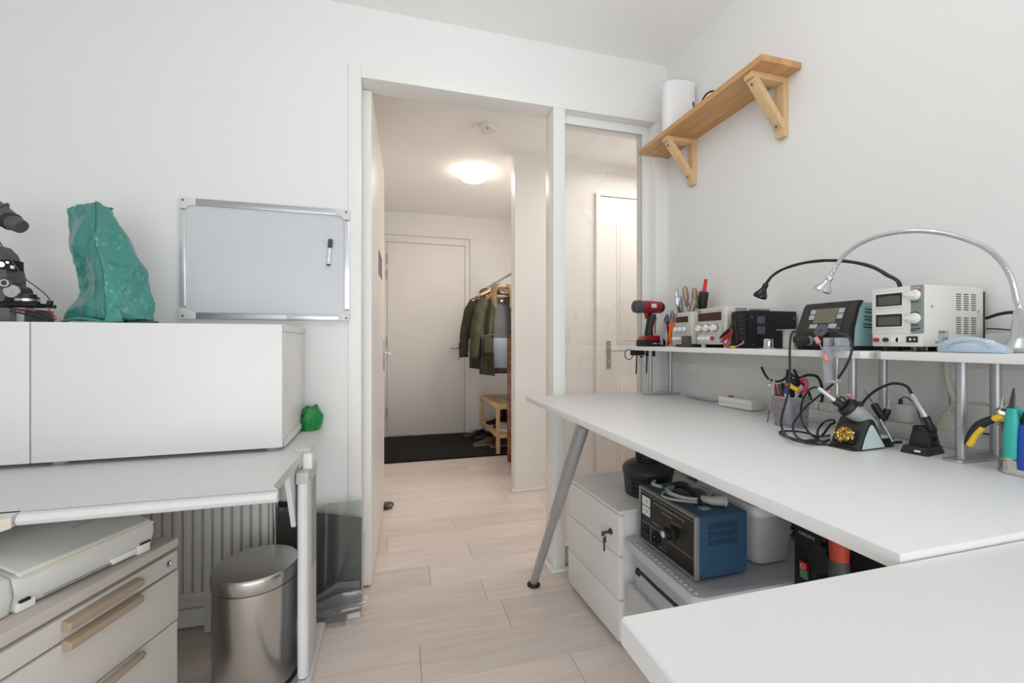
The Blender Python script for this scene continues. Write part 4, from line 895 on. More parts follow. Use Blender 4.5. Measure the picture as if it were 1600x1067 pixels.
build('screw', M().cyl((-.02, -.0985, .098), (-.02, -.1015, .098), .004, n=8), CHROME, t)
# translucent storage boxes
BX = sheer('milky_plastic', (.86, .87, .89), .55, .35, .5); BX2 = sheer('milky_lid', (.80, .82, .85), .40, .3, .5)
def tub(name, label, loc, w, d, h, rz=0, lid=True):
    t = thing(name, label, 'storage box', loc, rz)
    def rr(i, z, rad=.03):
        out = []
        for cx_, cy_, a0 in ((w - i - rad, i + rad, -PI / 2), (w - i - rad, d - i - rad, 0), (i + rad, d - i - rad, PI / 2), (i + rad, i + rad, PI)):
            out += [(cx_ + rad * math.cos(a0 + k * PI / 10), cy_ + rad * math.sin(a0 + k * PI / 10), z) for k in range(6)]
        return out
    build('tub', M().rings([rr(.03, .002), rr(.012, h - .03), rr(.004, h - .028), rr(.004, h - .012)], cap=False), BX, t)
    build('floor_panel', M().rings([rr(.03, 0), rr(.03, .003)]), BX, t)
    if lid:
        ld = build('lid', M().rings([rr(-.004, h - .032), rr(-.006, h - .012), rr(-.002, h - .002), rr(.012, h), rr(.030, h - .006)]), BX2, t)
    return t, rr
t, rr_ = tub('storage_box', 'large translucent storage box with black latch carrying the blue transformer', (.800, 1.372, 0), .378, .56, .41, FX)
build('front_step', M().box(.02, .36, -.006, .012, .13, .255, .006), BX, t)
lt = build('latch', M().tube([(.10, -.004, .338), (.10, -.010, .345), (.20, -.012, .345), (.30, -.010, .345), (.305, -.004, .335)], .0055, 8, smooth=2), BLACK, t)
for x in (.098, .305): build('latch_hook', M().tube([(x, -.010, .348), (x - .004, -.012, .335), (x + .006, -.006, .328)], .0065, 8), BLACK, lt)
for k in range(16): build('lid_stud', M().lathe([(.006, 0), (.005, .003), (0, .004)], (.04 + k * .021, .014, .409), n=10), BX2, t)
t, rr_ = tub('storage_box', 'smaller translucent lidded box stacked behind the blue transformer', (1.074, 1.072, .4105), .20, .28, .195, 0)
t.rotation_euler = (0, 0, 0); t.location = (1.074, 1.064, .4105)
# blue variable transformer
t = thing('isolation_transformer', 'blue regulating transformer with black panel on the storage box', 'transformer', (.847, 1.356, .4105), R(-89.3))
tw, td, th_ = .296, .188, .190
BLU = mat('steel_blue_enamel', (.026, .080, .148), .42, .1, var=.06)
build('case', M().box(0.002, tw - .002, .008, td, .004, th_, .006, 3), BLU, t)
FRG = mat('frame_grey', (.27, .28, .29), .4, .4)
build('front_frame', M().box(0, .007, -.004, .012, .004, th_ + .001, .002).box(tw - .007, tw, -.004, .012, .004, th_ + .001, .002).box(.007, tw - .007, -.004, .012, th_ - .006, th_ + .001, .002).box(.007, tw - .007, -.004, .012, .004, .010, .002), FRG, t)
build('panel', M().box(.007, tw - .007, .002, .008, .010, th_ - .006), mat('panel_black', (.012, .012, .011), .4), t)
PRN = mat('panel_print', (.34, .34, .32), .5)
build('panel_line', M().box(.010, tw - .010, .0012, .002, th_ - .018, th_ - .0165).box(.014, .118, .0012, .002, .070, .0713).box(.15, tw - .008, .0012, .002, .060, .0612).box(.064, .0652, .0012, .002, .014, .070), PRN, t)
for z in (.098, .132):
    mm = build('meter', M().box(.018, .062, -.001, .002, z, z + .030), mat('meter_white', (.72, .72, .70), .3), t)
    build('needle', M().obox((.044, -.0013, z + .012), (.0008, .0006, .020), (0, R(35), 0)), BLACKM, mm)
    build('meter_arc', M().tube([(.041 + .014 * math.cos(a), -.0013, z + .006 + .014 * math.sin(a)) for a in (R(150), R(120), R(90), R(60), R(30))], .0006, 4), BLACKM, mm)
kb = build('knob', M().lathe([(.024, .0), (.024, .006), (.018, .009), (.018, .030), (.0155, .032)], (.178, .002, .094), (0, -1, 0), 28), BLACK, t)
build('knob_cap', M().lathe([(.010, .032), (.009, .0335), (0, .0335)], (.178, .002, .094), (0, -1, 0), 24), mat('cap_white', (.62, .62, .60), .4), kb)
for k in range(10):
    a = 2 * PI * k / 10; build('knob_rib', M().box(.0165, .0195, -.0018, .0018, -.026, -.006, mtx=Matrix.Translation((.178, .002 - .003, .094)) @ Matrix.Rotation(PI / 2, 4, 'X') @ Matrix.Rotation(a, 4, 'Z') @ Matrix.Translation((0, 0, .032))), BLACK, kb)
sk = build('socket', M().lathe([(.021, 0), (.0215, .004), (.018, .004), (.0165, -.006), (0, -.006)], (.096, .002, .043), (0, -1, 0), 28), BLACKM, t)
build('socket_pin', M().box(.095, .097, -.0035, .004, .024, .030).cyl((.090, .006, .043), (.090, -.001, .043), .0025, n=8), CHROME, sk)
sw = build('rocker_switch', M().box(.020, .052, -.002, .002, .034, .060, .001), BLACK, t)
build('rocker', M().prism([(-.008, .046), (-.002, .036), (-.002, .050)], .024, .048, 'x'), BLACKM, sw)
text('REGEL-TRENNTRANSFORMATOR   RT 5A', .0092, PRN, t, (.082, .0013, th_ - .036), sx=.93)
text('0-250 V REGELBAR', .0062, PRN, t, (.130, .0013, th_ - .051))
build('panel_line', M().box(.175, .232, .0012, .002, th_ - .0585, th_ - .0575), PRN, t)
text('SPANNUNG', .007, PRN, t, (.078, .0013, .086))
for x, z, s in ((.125, .040, '~'), (.138, .034, 'max. 5 A'), (.110, .020, 'AUSGANG 0-250 V')): text(s, .005, PRN, t, (x, .0013, z))
for r_ in range(3):
    for k in range(15): build('vent_slot', M().box(tw - .0022, tw - .0015, .045 + k * .0072, .0485 + k * .0072, th_ - .042 - r_ * .024, th_ - .024 - r_ * .024), mat('vent_navy', (.008, .022, .045), .6), t)
hm = [(.088, .07, th_ + .002), (.096, .07, th_ + .02), (.125, .07, th_ + .036), (.165, .07, th_ + .040), (.205, .07, th_ + .030), (.236, .07, th_ + .006)]
build('handle', M().tube(hm, .0115, 8, flat=.22, up=(0, 1, 0)), BLACKM, t)
for x in (.078, .246): build('handle_mount', M().box(x - .012, x + .012, .055, .085, th_, th_ + .006, .002), SILV, t)
for x in (.02, tw - .02): build('foot', M().box(x - .012, x + .012, .02, .17, 0, .005), BLACKM, t)
build('side_screw', M().cyl((tw - .002, .150, .085), (tw + .001, .150, .085), .003, n=8), DGREY, t)
# grey mains lead coiled on it
t = thing('mains_lead', 'grey mains lead coiled on the blue transformer top', 'cable', (.925, 1.205, .605), 0)
GC = mat('grey_cord', (.36, .36, .33), .5)
for k, (rx, ry, dz_) in enumerate(((.078, .064, .005), (.068, .056, .013), (.074, .058, .021))):
    build('coil', M().tube([(rx * math.cos(a) + .004 * k, ry * math.sin(a) - .004 * k, dz_ + .004 * math.sin(2 * a + k)) for a in [2 * PI * i / 18 for i in range(18)]], .0042, 8, closed=True, smooth=2), GC, t)
build('plug', M().tube([(.01, -.062, .016), (.03, -.082, .014), (.062, -.092, .014)], lambda q: .010 + .006 * q, 12), GC, t)
build('plug_face', M().cyl((.062, -.092, .014), (.072, -.095, .014), .018, n=18), GC, t)
build('plug_tail', M().tube([(-.05, .055, .018), (-.07, .08, .022), (-.05, .10, .024)], .0055, 8), GC, t)
# black machine with switch, orange bucket, added shade block
t = thing('bench_machine', 'black power tool with red and green switch under the bench', 'power tool', (1.13, .986, 0), FX)
pf = [(0, 0), (0, .53), (-.012, .545), (-.012, .56), (.0, .565), (-.012, .575), (-.012, .59), (.0, .595), (-.010, .605), (.0, .625), (.02, .64), (.06, .64), (.075, .62), (.075, 0)]
build('housing', M().prism(pf, 0, .105, 'x').bevall(.004), mat('machine_black', (.012, .014, .013), .45, var=.1), t)
text('PARKSIDE', .0108, mat('print_grey', (.40, .42, .40), .5), t, (.026, -.0125, .568))
build('name_plate', M().box(.012, .092, -.0122, -.004, .560, .585), MATS['machine_black'], t)
sw = build('off_switch', M().box(.024, .048, -.010, 0, .467, .489, .002), mat('switch_red', (.50, .03, .03), .4), t)
build('off_ring', M().tube([(.036 + .006 * math.cos(a), -.0105, .478 + .006 * math.sin(a)) for a in [2 * PI * k / 14 for k in range(14)]], .001, 5, closed=True, smooth=1), WHITEP, sw)
build('on_switch', M().box(.024, .048, -.008, 0, .442, .466, .002), mat('switch_green', (.12, .26, .19), .4), t)
for k in range(4): build('rib', M().box(.0, .006, -.016, .03, .545 + .022 * k, .556 + .022 * k, .002), MATS['machine_black'], t)
t = thing('orange_cup', 'orange red tapered cup beside the black power tool', 'cup', (1.102, .833, .505))
build('cup', M().lathe([(.0205, .050), (.0265, .165), (.0245, .165), (.0185, .053)], n=28), mat('coral_plastic', (.42, .055, .028), .45), t)
build('dark_base', M().lathe([(.024, 0), (.022, .051), (0, .051)], n=24), DGREY, t)
tag(build('shade_block', M().box(1.185, 1.24, .42, .872, 0, .74, .01).box(1.179, 1.186, .60, .70, .62, .64, .002), BLACKM), 'tall black block added as the dark shade under the bench corner', 'case')  # black block added in place of the deep shade below the bench
tag(build('dark_crate', M().box(1.066, 1.14, .79, .870, 0, .504, .006).box(1.062, 1.144, .786, .874, .47, .49, .002), BLACKM), 'black crate in the dark carrying the orange cup', 'crate')
# ================================================================= LEFT: DESK, CABINET, PEDESTAL
LZ = .76
t = thing('corner_desk', 'pale grey corner desk with rounded front under the white cabinet', 'desk', (-.285, 1.115, 0))
TOPG = mat('grey_white_laminate', (.66, .66, .66), .35, var=.02, vs=4)
r_ = .0125
prof = [(.022, LZ), (0.0125, LZ)] + [(.0125 - .0125 * math.cos(a) * 1.0, LZ - .0125 + .0125 * math.sin(a)) for a in (PI / 2 * .7, PI / 4, 0, -PI / 4, -PI / 2 * .7)] + [(.0125, LZ - .025), (.022, LZ - .025)]
tp = M().prism([(.010, .02), (-.012, .06), (-.012, .375), (-.045, .405), (-.045, .425), (.003, .445), (-.012, .80), (-1.9, .80), (-1.9, .02)], LZ - .025, LZ, 'z')
build('tabletop', tp, TOPG, t)
build('front_edge', M().rings([[(x, y, z) for y, z in prof] for x in (-.478, .010)]), TOPG, t)
build('wing', M().prism([(-.485, .028), (-.482, -.004), (-.62, -.30), (-.62, -.6), (-2.0, -.6), (-2.0, .03)], LZ - .024, LZ, 'z'), TOPG, t)
build('wing_edge', M().prism([(-.484, -.004), (-.480, -.006), (-.612, -.298), (-.616, -.296)], LZ - .024, LZ - .001, 'z'), mat('cream_edge', (.74, .70, .58), .5), t)
# T leg: tube, perforated panel, caps, foot bar
x0 = -.012; y0 = .385
lg = build('leg', M().box(-.024, .010, y0 + .016, y0 + .130, .04, .695, .003), mat('leg_grey_panel', (.56, .56, .56), .45), t)
build('leg_tube', M().tube([(-.008, y0, .04), (-.008, y0, .40), (-.008, y0, .665)], .0165, 18, smooth=1), mat('leg_white_tube', (.72, .73, .76), .35), lg)
cpm = mat('cap_grey', (.52, .52, .51), .5)
build('leg_cap', M().box(-.026, .0115, y0 - .017, y0 + .134, .662, .70, .004), cpm, lg)
for k in range(4): build('cap_slot', M().box(-.022, x0 + .006, y0 + .018 + k * .028, y0 + .030 + k * .028, .699, .7012), mat('slot_mid', (.36, .36, .35), .6), lg)
ph = M()
for k in range(30):
    for q in range(4): ph.box(.0095, .0106, y0 + .040 + q * .020 + (k % 2) * .006, y0 + .050 + q * .020 + (k % 2) * .006, .36 + k * .010, .3655 + k * .010)
build('perforation', ph, mat('hole_grey', (.16, .16, .16), .7), lg, kind='stuff')
build('foot_bar', M().box(-.022, x0 + .030, -.05, .66, 0, .035, .006), mat('leg_light', (.62, .62, .62), .4), t)
build('desk_bracket', M().prism([(y0 - .10, .735), (y0 + .06, .735), (y0 + .02, .52), (y0 + .005, .52)], -.045, -.030, 'x').bevall(.003), mat('leg_white_tube', (.72, .73, .76), .35), t)
build('clip', M().box(-.012, .016, .400, .425, .700, LZ - .01, .004).cyl((.004, .44, .725), (.016, .44, .725), .016, n=18), WHITEP, t)
for x in (-1.9, -1.2): build('leg', M().box(x - .02, x + .02, .70, .74, 0, LZ - .024, .003), cpm, t)
build('leg', M().box(-1.92, -1.88, -.55, -.51, 0, LZ - .024, .003), cpm, t)
# white cabinet, two doors
t = thing('low_cabinet', 'long white low cabinet with flat doors standing on the desk', 'cabinet', (-.358, 1.537, LZ), R(1.5))
CH0, CH1 = .012, .416
for k in range(2):
    xa = -.648 - k * .645; xb = xa + .645
    build('carcass', M().box(xa + .001, xb - .001, .018, .395, CH0, CH1, .001), CABW, t)
    build('door', M().box(xa + .002, xb - .002, 0, .017, CH0 + .001, CH1, .0012), CABW, t)
for z in (CH0, CH1 - .023): build('side_strip', M().box(-.0025, .0, .018, .395, z, z + .023, .0005), mat('side_grey', (.70, .70, .69), .4), t)
build('cam_cover', M().cyl((-.003, .06, .20), (.0002, .06, .20), .008, n=16), mat('side_grey', (.70, .70, .69), .4), t)
for x in (-.04, -.60, -1.25):
    for y in (.04, .35): build('foot', M().cyl((x, y, 0), (x, y, CH0), .02, n=16), GREY, t)
CT = LZ + CH1
# teal dust cover over a microscope
TC = mat('teal_nylon', (.036, .235, .205), .27, var=.14, vs=9, bump=.3, bs=22, spec=.8)
rows = [(504, 92, 166, 245), (497, 93, 166, 245), (488, 96, 165, 244), (480, 104, 164, 244), (474, 112, 163, 244), (466, 121, 163, 243), (450, 119, 162, 242), (436, 116, 161, 241), (425, 113, 160, 236), (414, 110, 158, 231), (402, 107, 153, 225), (392, 104, 150, 219), (380, 103, 150, 210), (365, 101, 150, 202), (352, 101, 151, 193), (341, 101.5, 151, 184), (333, 101, 150, 177)]
t = thing('microscope_cover', 'teal nylon dust cover over a tall instrument on the cabinet', 'dust cover', (-.90, 1.72, CT + .001))
rings = []; rn = random.Random(11)
def pt(u, v, y, zmin=None): p = onY(u, v, y); return p - t.location
yc = 1.69
from mathutils import noise as NZ
for v, ul, um, ur in rows:
    dep = .085 + .06 * (v - 333) / 171
    zc = max(.0, (onY(um, v, yc) - t.location).z)
    l, f, r = onY(ul, v, yc), onY(um, v, yc - dep), onY(ur, v, yc + .02); bk = Vector(((l.x + r.x) / 2, yc + dep * .8, 0))
    base = [l, l.lerp(f, .2), l.lerp(f, .4), l.lerp(f, .6), l.lerp(f, .8), l.lerp(f, .93), f, f.lerp(r, .07), f.lerp(r, .22), f.lerp(r, .42), f.lerp(r, .62), f.lerp(r, .82), r, r.lerp(bk, .33), r.lerp(bk, .66), bk, bk.lerp(l, .33), bk.lerp(l, .66)]
    ring = []
    cxm = Vector(((l.x + r.x) / 2, yc, 0))
    for i, p in enumerate(base):
        q = Vector((p.x - t.location.x, p.y - t.location.y, zc))
        w_ = math.sin(PI * min(1, (i % 6) / 6.0)) * .012
        dirv = Vector((p.x - cxm.x, p.y - cxm.y, 0)).normalized()
        q += dirv * (w_ * (1 if v > 470 or v < 420 else .3) + .022 * NZ.noise(Vector((i * .55, zc * 11, 3.1))) * (0 if i in (0, 12) else 1))
        ring.append(q)
    rings.append(ring)
# sloping top
n = len(rings[0]); top = []
lp, rp, rid = pt(101, 327, yc), pt(172, 329, yc + .02), pt(148, 318, yc - .03)
last = rings[-1]
top1 = []
for i, p in enumerate(last):
    k = (p.x - lp.x) / max(1e-4, (rp.x - lp.x)); k = max(0, min(1, k))
    zz = lp.z + (rid.z - lp.z) * (k / .64) if k < .64 else rid.z + (rp.z - rid.z) * ((k - .64) / .36)
    top1.append(Vector((p.x * .995, p.y * .98, zz)))
rings.append(top1)
cmid = sum(top1, Vector()) / n
rings.append([p.lerp(Vector((p.x, cmid.y, p.z)), .55) + Vector((0, 0, .001)) for p in top1])
cov = build('fabric_cover', M().rings(rings), TC, t, sharp=1.2)
sb = cov.modifiers.new('s', 'SUBSURF'); sb.levels = 3; sb.render_levels = 3
tx = bpy.data.textures.new('wrinkle', 'CLOUDS'); tx.noise_scale = .07; tx.noise_depth = 3
tv = bpy.data.textures.new('crease', 'VORONOI'); tv.noise_scale = .085; tv.weight_1 = -1; tv.weight_2 = 1
dv_ = cov.modifiers.new('c', 'DISPLACE'); dv_.texture = tv; dv_.strength = .009; dv_.mid_level = .3; dv_.texture_coords = 'LOCAL'
dm = cov.modifiers.new('d', 'DISPLACE'); dm.texture = tx; dm.strength = .022; dm.mid_level = .5; dm.texture_coords = 'LOCAL'
build('seam', M().tube([rings[i][6] + Vector((0, -.004, 0)) for i in range(len(rows) + 1)], .0009, 6), mat('teal_dark_seam', (.012, .10, .085), .5), t)
hem = [p + Vector((0, 0, .001)) for p in rings[0]]
build('hem_fold', M().tube([pt(99, 502, yc - .10), pt(120, 497, yc - .13), pt(150, 500, yc - .15), pt(166, 503, yc - .155), pt(192, 501, yc - .135)], lambda q: .008, 8, flat=.5), TC, t)
build('hem_flap', M().rings([[pt(u, v, y) for u, v, y in ((166, 488, yc - .15), (186, 484, yc - .135), (192, 503, yc - .14), (163, 504, yc - .16))], [pt(u, v, y + .006) for u, v, y in ((166, 488, yc - .15), (186, 484, yc - .135), (192, 503, yc - .14), (163, 504, yc - .16))]]).bevall(.002), TC, t)
build('base_edge', M().tube([pt(200, 503.5, yc - .08), pt(225, 503.5, yc - .04), pt(246, 503.5, yc + .02)], .004, 6), DGREY, t)
# bare microscope at the left edge
t = thing('microscope', 'dark grey microscope with loose wires at the left picture edge', 'microscope', (-1.16, 1.66, CT + .001)); o_ = t.location; ym = 1.66
MG = mat('microscope_grey', (.105, .105, .10), .5, var=.08)
def q_(u, v, y=ym): return onY(u, v, y) - o_
build('base', M().rings([[(x, y, z) for x, y in ((-.22, -.085), (.07, -.085), (.085, -.05), (.085, .06), (-.22, .06))] for z in (0, .042)]).bevall(.006), MG, t)
build('arm', M().prism([(q_(u, v).x, q_(u, v).z) for u, v in ((-40, 392), (2, 384), (14, 396), (22, 414), (26.5, 432), (27, 452), (24, 466), (20, 473), (-40, 473))], -.035, .035, 'y').bevall(.004), MG, t)
kc, k2 = q_(20, 455, ym - .04), q_(9.5, 442.5, ym - .04)
build('focus_knob', M().cyl(kc + Vector((-.004, .05, 0)), kc + Vector((-.004, 0, 0)), .020, n=28), BLACK, t)
build('knob_face', M().lathe([(.0195, 0), (.019, .004), (.006, .005), (.005, .007), (0, .007)], kc + Vector((-.001, 0, 0)), (0.05, -1, 0), 28), mat('frosted_disc', (.42, .43, .47), .4), t)
build('coarse_knob', M().lathe([(.017, -.03), (.017, .004), (.012, .006)], k2, (0, -1, 0), 24), DGREY, t)
build('knob_ring', M().tube([k2 + Vector((.0095 * math.cos(a), -.007, .0095 * math.sin(a))) for a in [2 * PI * k / 20 for k in range(20)]], .0015, 6, closed=True, smooth=1), WHITEP, t)
sl = [q_(u, v, ym - .04) for u, v in ((-20, 405), (15.5, 405), (15.5, 420), (-20, 420))]
build('stage_block', M().rings([sl, [p + Vector((0, .05, 0)) for p in sl]]).bevall(.002), BLACKM, t)
build('stage_knob', M().cyl(q_(1, 413, ym - .045), q_(1, 413, ym - .055), .008, n=16).cyl(q_(11.5, 410, ym - .041), q_(11.5, 410, ym - .044), .0035, n=10), CHROME, t)
lb = [q_(u, v, ym - .042) for u, v in ((16, 414.5), (21, 415), (21, 420), (16, 419.5))]
build('label', M().rings([lb, [p + Vector((0, .004, 0)) for p in lb]]), WHITEP, t)
e0, e1 = q_(-12, 330, ym - .01), q_(34, 355, ym - .03)
build('eyepiece_tube', M().lathe([(.038, -.02), (.036, .01), (.029, .045), (.027, .056)], e0, e1 - e0, 24), MG, t)
build('body_tube', M().tube([q_(-45, 405, ym), q_(-56, 375, ym), q_(-46, 348, ym), q_(-24, 333, ym - .006), q_(-10, 331, ym - .01)], lambda q: .030 + .004 * q, 16), MG, t)
L_ = (e1 - e0).length; ea = (e1 - e0).normalized()
build('eyepiece', M().lathe([(.023, L_ * .55), (.025, L_ * .62), (.021, L_ * .97), (.017, L_), (.0, L_ - .002)], e0, ea, 24), mat('eyepiece_grey', (.085, .085, .085), .45), t)
build('band', M().lathe([(.0265, L_ * .60), (.0275, L_ * .62), (.0275, L_ * .68), (.0255, L_ * .70)], e0, ea, 24), BLACK, t)
build('wire_loop', M().tube([q_(0, 324, ym - .05), q_(6, 321, ym - .05), q_(11, 318.5, ym - .045), q_(13, 320, ym - .045), q_(12, 325, ym - .045)], .0028, 8), DGREY, t)
build('bracket_plate', M().box(q_(-40, 466).x, q_(77, 474).x, -.05, .03, q_(0, 479.5).z, q_(0, 474).z, .002), BLACKM, t)
cz = q_(55.5, 474); cx_ = cz.x
build('focus_ring', M().lathe([(.027, 0), (.027, .012), (.0255, .014), (.0255, .017), (.020, .018), (.0205, .024), (.015, .027), (0, .027)], (cx_, -.03, cz.z + .000), n=32), BLACK, t)
build('ring_band', M().lathe([(.0275, .0035), (.0275, .0105), (.0268, .011)], (cx_, -.03, cz.z), n=32, cap=False), CHROME, t)
build('lower_ring', M().cyl((cx_, -.03, cz.z - .012), (cx_, -.03, cz.z), .022, .026, 28), BLACKM, t)
build('bracket', M().box(q_(49, 485).x, q_(67, 485).x, -.07, -.066, 0, q_(0, 484).z, .001).box(q_(49, 485).x, q_(67, 485).x, -.066, -.03, q_(0, 486).z, q_(0, 482).z, .001), mat('bracket_grey', (.40, .41, .43), .4, .5), t)
build('cable_clip', M().obox(q_(78, 473, ym - .05), (.012, .01, .014), (0, .3, 0), .002).obox(q_(84, 479, ym - .05), (.006, .006, .010), (0, .4, 0), .001), BLACK, t)
for nm, mt, r0, ps in (('brown_wire', mat('brown_wire', (.09, .05, .04), .5), .0016, ((-10, 362), (2, 382), (12, 398), (26, 418), (40, 436), (55, 447), (70, 459), (78, 468))),
                       ('black_wire', BLACKM, .0022, ((0, 478), (20, 482), (40, 485), (55, 488), (70, 494), (86, 500))), ('black_wire', BLACKM, .0022, ((0, 483), (25, 488), (45, 492), (60, 497), (84, 502))),
                       ('red_wire', RED, .0014, ((20, 489), (32, 486), (45, 484), (58, 486))), ('red_wire', RED, .0016, ((74, 480), (80, 488), (86, 495), (88, 500))), ('red_wire', RED, .0014, ((28, 488), (36, 483), (44, 482)))):
    build(nm, M().tube([q_(u, v, ym - .082) for u, v in ps], r0, 6), mt, t)
# green bag behind the cabinet end
t = thing('green_bag', 'crumpled bright green bag on the desk behind the cabinet', 'bag', (-.330, 1.885, LZ + .001))
rr = []
for z, s in ((0, .9), (.02, 1.05), (.05, 1.08), (.075, .9), (.09, .55)):
    rr.append([(.040 * s * math.cos(a) + .004 * math.sin(5 * a + z * 60) - .010, .040 * s * math.sin(a) + .004 * math.sin(4 * a + z * 90), z + .006 * math.sin(3 * a) * (z > .03)) for a in [2 * PI * k / 16 for k in range(16)]])
build('bag_body', M().rings(rr).wob(.012, 38, 2), mat('green_nylon', (.012, .23, .055), .35, var=.15, vs=20, bump=.3, bs=60), t, sharp=.8)
# radiator
t = thing('radiator', 'white ribbed panel radiator behind the stainless bin', 'radiator', (-1.70, 1.86, 0))
RD = mat('radiator_white', (.62, .61, .58), .45)
build('back_panel', M().box(0, 1.23, .02, .05, .14, .68, .004), RD, t)
RB = mat('radiator_white_rib', (.66, .65, .63), .4)
fm_ = None
for k in range(37):
    x = .018 + k * .0328
    if fm_ is None:
        o = build('flute', M().prism([(-.0155, .0), (-.012, -.018), (.010, -.018), (.0155, 0)], .165, .66, 'z').bevall(.003), RB, t, loc=(x, .02, 0)); fm_ = o.data
    else:
        o = bpy.data.objects.new('flute', fm_); COL.objects.link(o); o.parent = t; o.location = (x, .02, 0)
build('bottom_rail', M().box(0, 1.23, -.002, .05, .14, .170, .005), RD, t)
build('top_rail', M().box(0, 1.23, -.002, .05, .655, .685, .005), RD, t)
build('side_cover', M().box(1.215, 1.233, -.002, .05, .14, .685, .003), RD, t)
for x in (.2, 1.0): build('stand', M().box(x - .015, x + .015, .02, .05, 0, .15), RD, t)
tag(build('heating_pipe', M().cyl((-.452, 1.80, 0), (-.452, 1.80, .73), .0065, n=14).cyl((-.452, 1.80, .012), (-.452, 1.80, 0), .016), CHROME), 'thin chrome pipe rising beside the radiator end', 'pipe')
# dark acrylic sheets leaning by the door frame
def sheet(name, label, x0, x1, y0, lean, z1, z1b, mt, th=.004, bend=0):
    t = thing(name, label, 'sheet', ((x0 + x1) / 2, y0, 0)); w = (x1 - x0) / 2
    rr = []
    for q in range(9):
        a = q / 8
        row = []
        for xx, zt in ((-w, z1), (w, z1b)):
            row.append((xx, a * lean + bend * math.sin(a * PI), .001 + a * zt))
        rr.append([row[0], row[1], (row[1][0], row[1][1] + th, row[1][2]), (row[0][0], row[0][1] + th, row[0][2])])
    build('panel', M().rings(rr), mt, t); return t
G1 = sheer('smoke_acrylic', (.30, .315, .305), .95, .04, 1.0); G2 = sheer('smoke_acrylic_dark', (.16, .17, .165), .82, .05, 1.0)
G3 = sheer('clear_acrylic', (.90, .91, .90), .93, .02, 1.2)
sheet('acrylic_sheet', 'smoke grey clear acrylic sheet leaning in front of the others', -.47, -.138, 1.852, .030, .452, .452, mat_ := sheer('pale_smoke', (.80, .82, .80), .96, .04, 1.2))
sheet('acrylic_sheet', 'dark smoked acrylic sheet with sloping top edge and curled bottom', -.47, -.143, 1.866, .034, .445, .372, G1)
bk = sheet('black_sheet', 'black sheet with round pads behind the smoked acrylic', -.47, -.248, 1.888, .030, .335, .335, mat('black_sheet', (.006, .007, .006), .35), .006)
for z in (.035, .30): build('pad', M().cyl((.092, -.002 + .030 * z / .335, z), (.092, .004 + .03 * z / .335, z), .012, n=16), mat('pad_grey', (.12, .12, .12), .6), bk)
sheet('acrylic_sheet', 'second dark smoked sheet next to the wall behind the bin', -.47, -.33, 1.908, .026, .46, .44, G2)
t = sheet('acrylic_sheet', 'clear bent acrylic sheet standing against the open door', -.142, -.139, 1.90, .20, .40, .40, G3, .003)
# curled film at the bottom
t = thing('clear_film', 'curled clear film lying at the foot of the acrylic sheets', 'film', (-.23, 1.838, 0))
for k in range(3):
    rr = []
    for q in range(12):
        a = q / 11; rr.append([(-.075 + .16 * s + .02 * k * math.sin(a * 3), -.014 + .018 * math.sin(a * 4.5 + k) , .002 + a * (.16 - .045 * k)) for s in (0, .25, .5, .75, 1)])
    m_ = M(); vv = [[m_.b.verts.new((p[0] - a_ * (.05 if i < 2 else 0), p[1] + .006 * math.sin(i * 1.4 + k), p[2] * (1 - .3 * (i < 2)))) for i, p in enumerate(r)] for a_, r in enumerate(rr) for a_ in [a_ / 11]]
    for i in range(len(vv) - 1):
        for j in range(4): m_.b.faces.new((vv[i][j], vv[i][j + 1], vv[i + 1][j + 1], vv[i + 1][j]))
    build('film_layer', m_, sheer('film_clear', (.90, .91, .92), .90, .08, 2.2), t, sharp=3)
# stainless bin
t = thing('waste_bin', 'round brushed stainless steel bin beside the desk leg', 'bin', (-.450, 1.582, 0))
build('body', M().lathe([(.120, .014), (.124, .02), (.1245, .338)], n=56), STEEL, t)
build('base_ring', M().lathe([(.122, 0), (.125, .003), (.125, .014), (.120, .016)], n=56), BLACK, t)
build('lid_band', M().lathe([(.1235, .339), (.126, .341), (.1275, .345), (.1275, .374), (.126, .381)], n=56), STEEL, t)
build('lid', M().lathe([(.126, .381), (.123, .386), (.11, .390), (.06, .394), (0, .396)], n=56), mat('lid_steel', (.52, .51, .49), .36, 1, var=.12, vs=6, bump=.06, bs=30), t)
build('lid_gap', M().cyl((0, 0, .3365), (0, 0, .3405), .1228, n=56), BLACKM, t)
# beige filing pedestal
org = onZ(279.5, 839, .57); an = math.atan2(.953, .306)
t = thing('filing_pedestal', 'beige metal filing pedestal with brown handles under the left desk', 'drawer unit', (org.x, org.y, 0), an)
# local x: towards the far end along the front is 0, minus comes nearer; local +y goes left/back
BE = mat('beige_metal', (.58, .55, .515), .45, var=.015); BT = mat('beige_top', (.52, .475, .43), .5, var=.02); BH = mat('brown_handle', (.36, .285, .205), .45)
Wp = .43
build('body', M().box(-Wp + .004, -.004, .018, .58, .02, .545, .003), BE, t)
build('top', M().box(-Wp, 0, 0, .60, .545, .57, .005, 3), BT, t)
for nm, z0, z1 in (('pencil_drawer', .487, .536), ('drawer', .345, .482), ('file_drawer', .03, .340)):
    d = build(nm, M().box(-Wp + .004, -.004, -.002 if nm == 'drawer' else 0, .017, z0, z1, .003), BE, t)
    if nm == 'file_drawer':
        build('handle', M().tube([(-.125, -.004, z1 - .012), (-.14, -.016, z1 - .006), (-.26, -.018, z1 - .006), (-.30, -.004, z1 - .008)], .009, 8), BH, d)
    else:
        zt = .520 if nm == 'pencil_drawer' else .479
        build('handle', M().prism([(-.0, zt - .012), (-.020, zt - .012), (-.023, zt - .006), (-.021, zt + .006), (-.0, zt + .010)], -.300, -.128, 'x').bevall(.004, 3), BH, d)
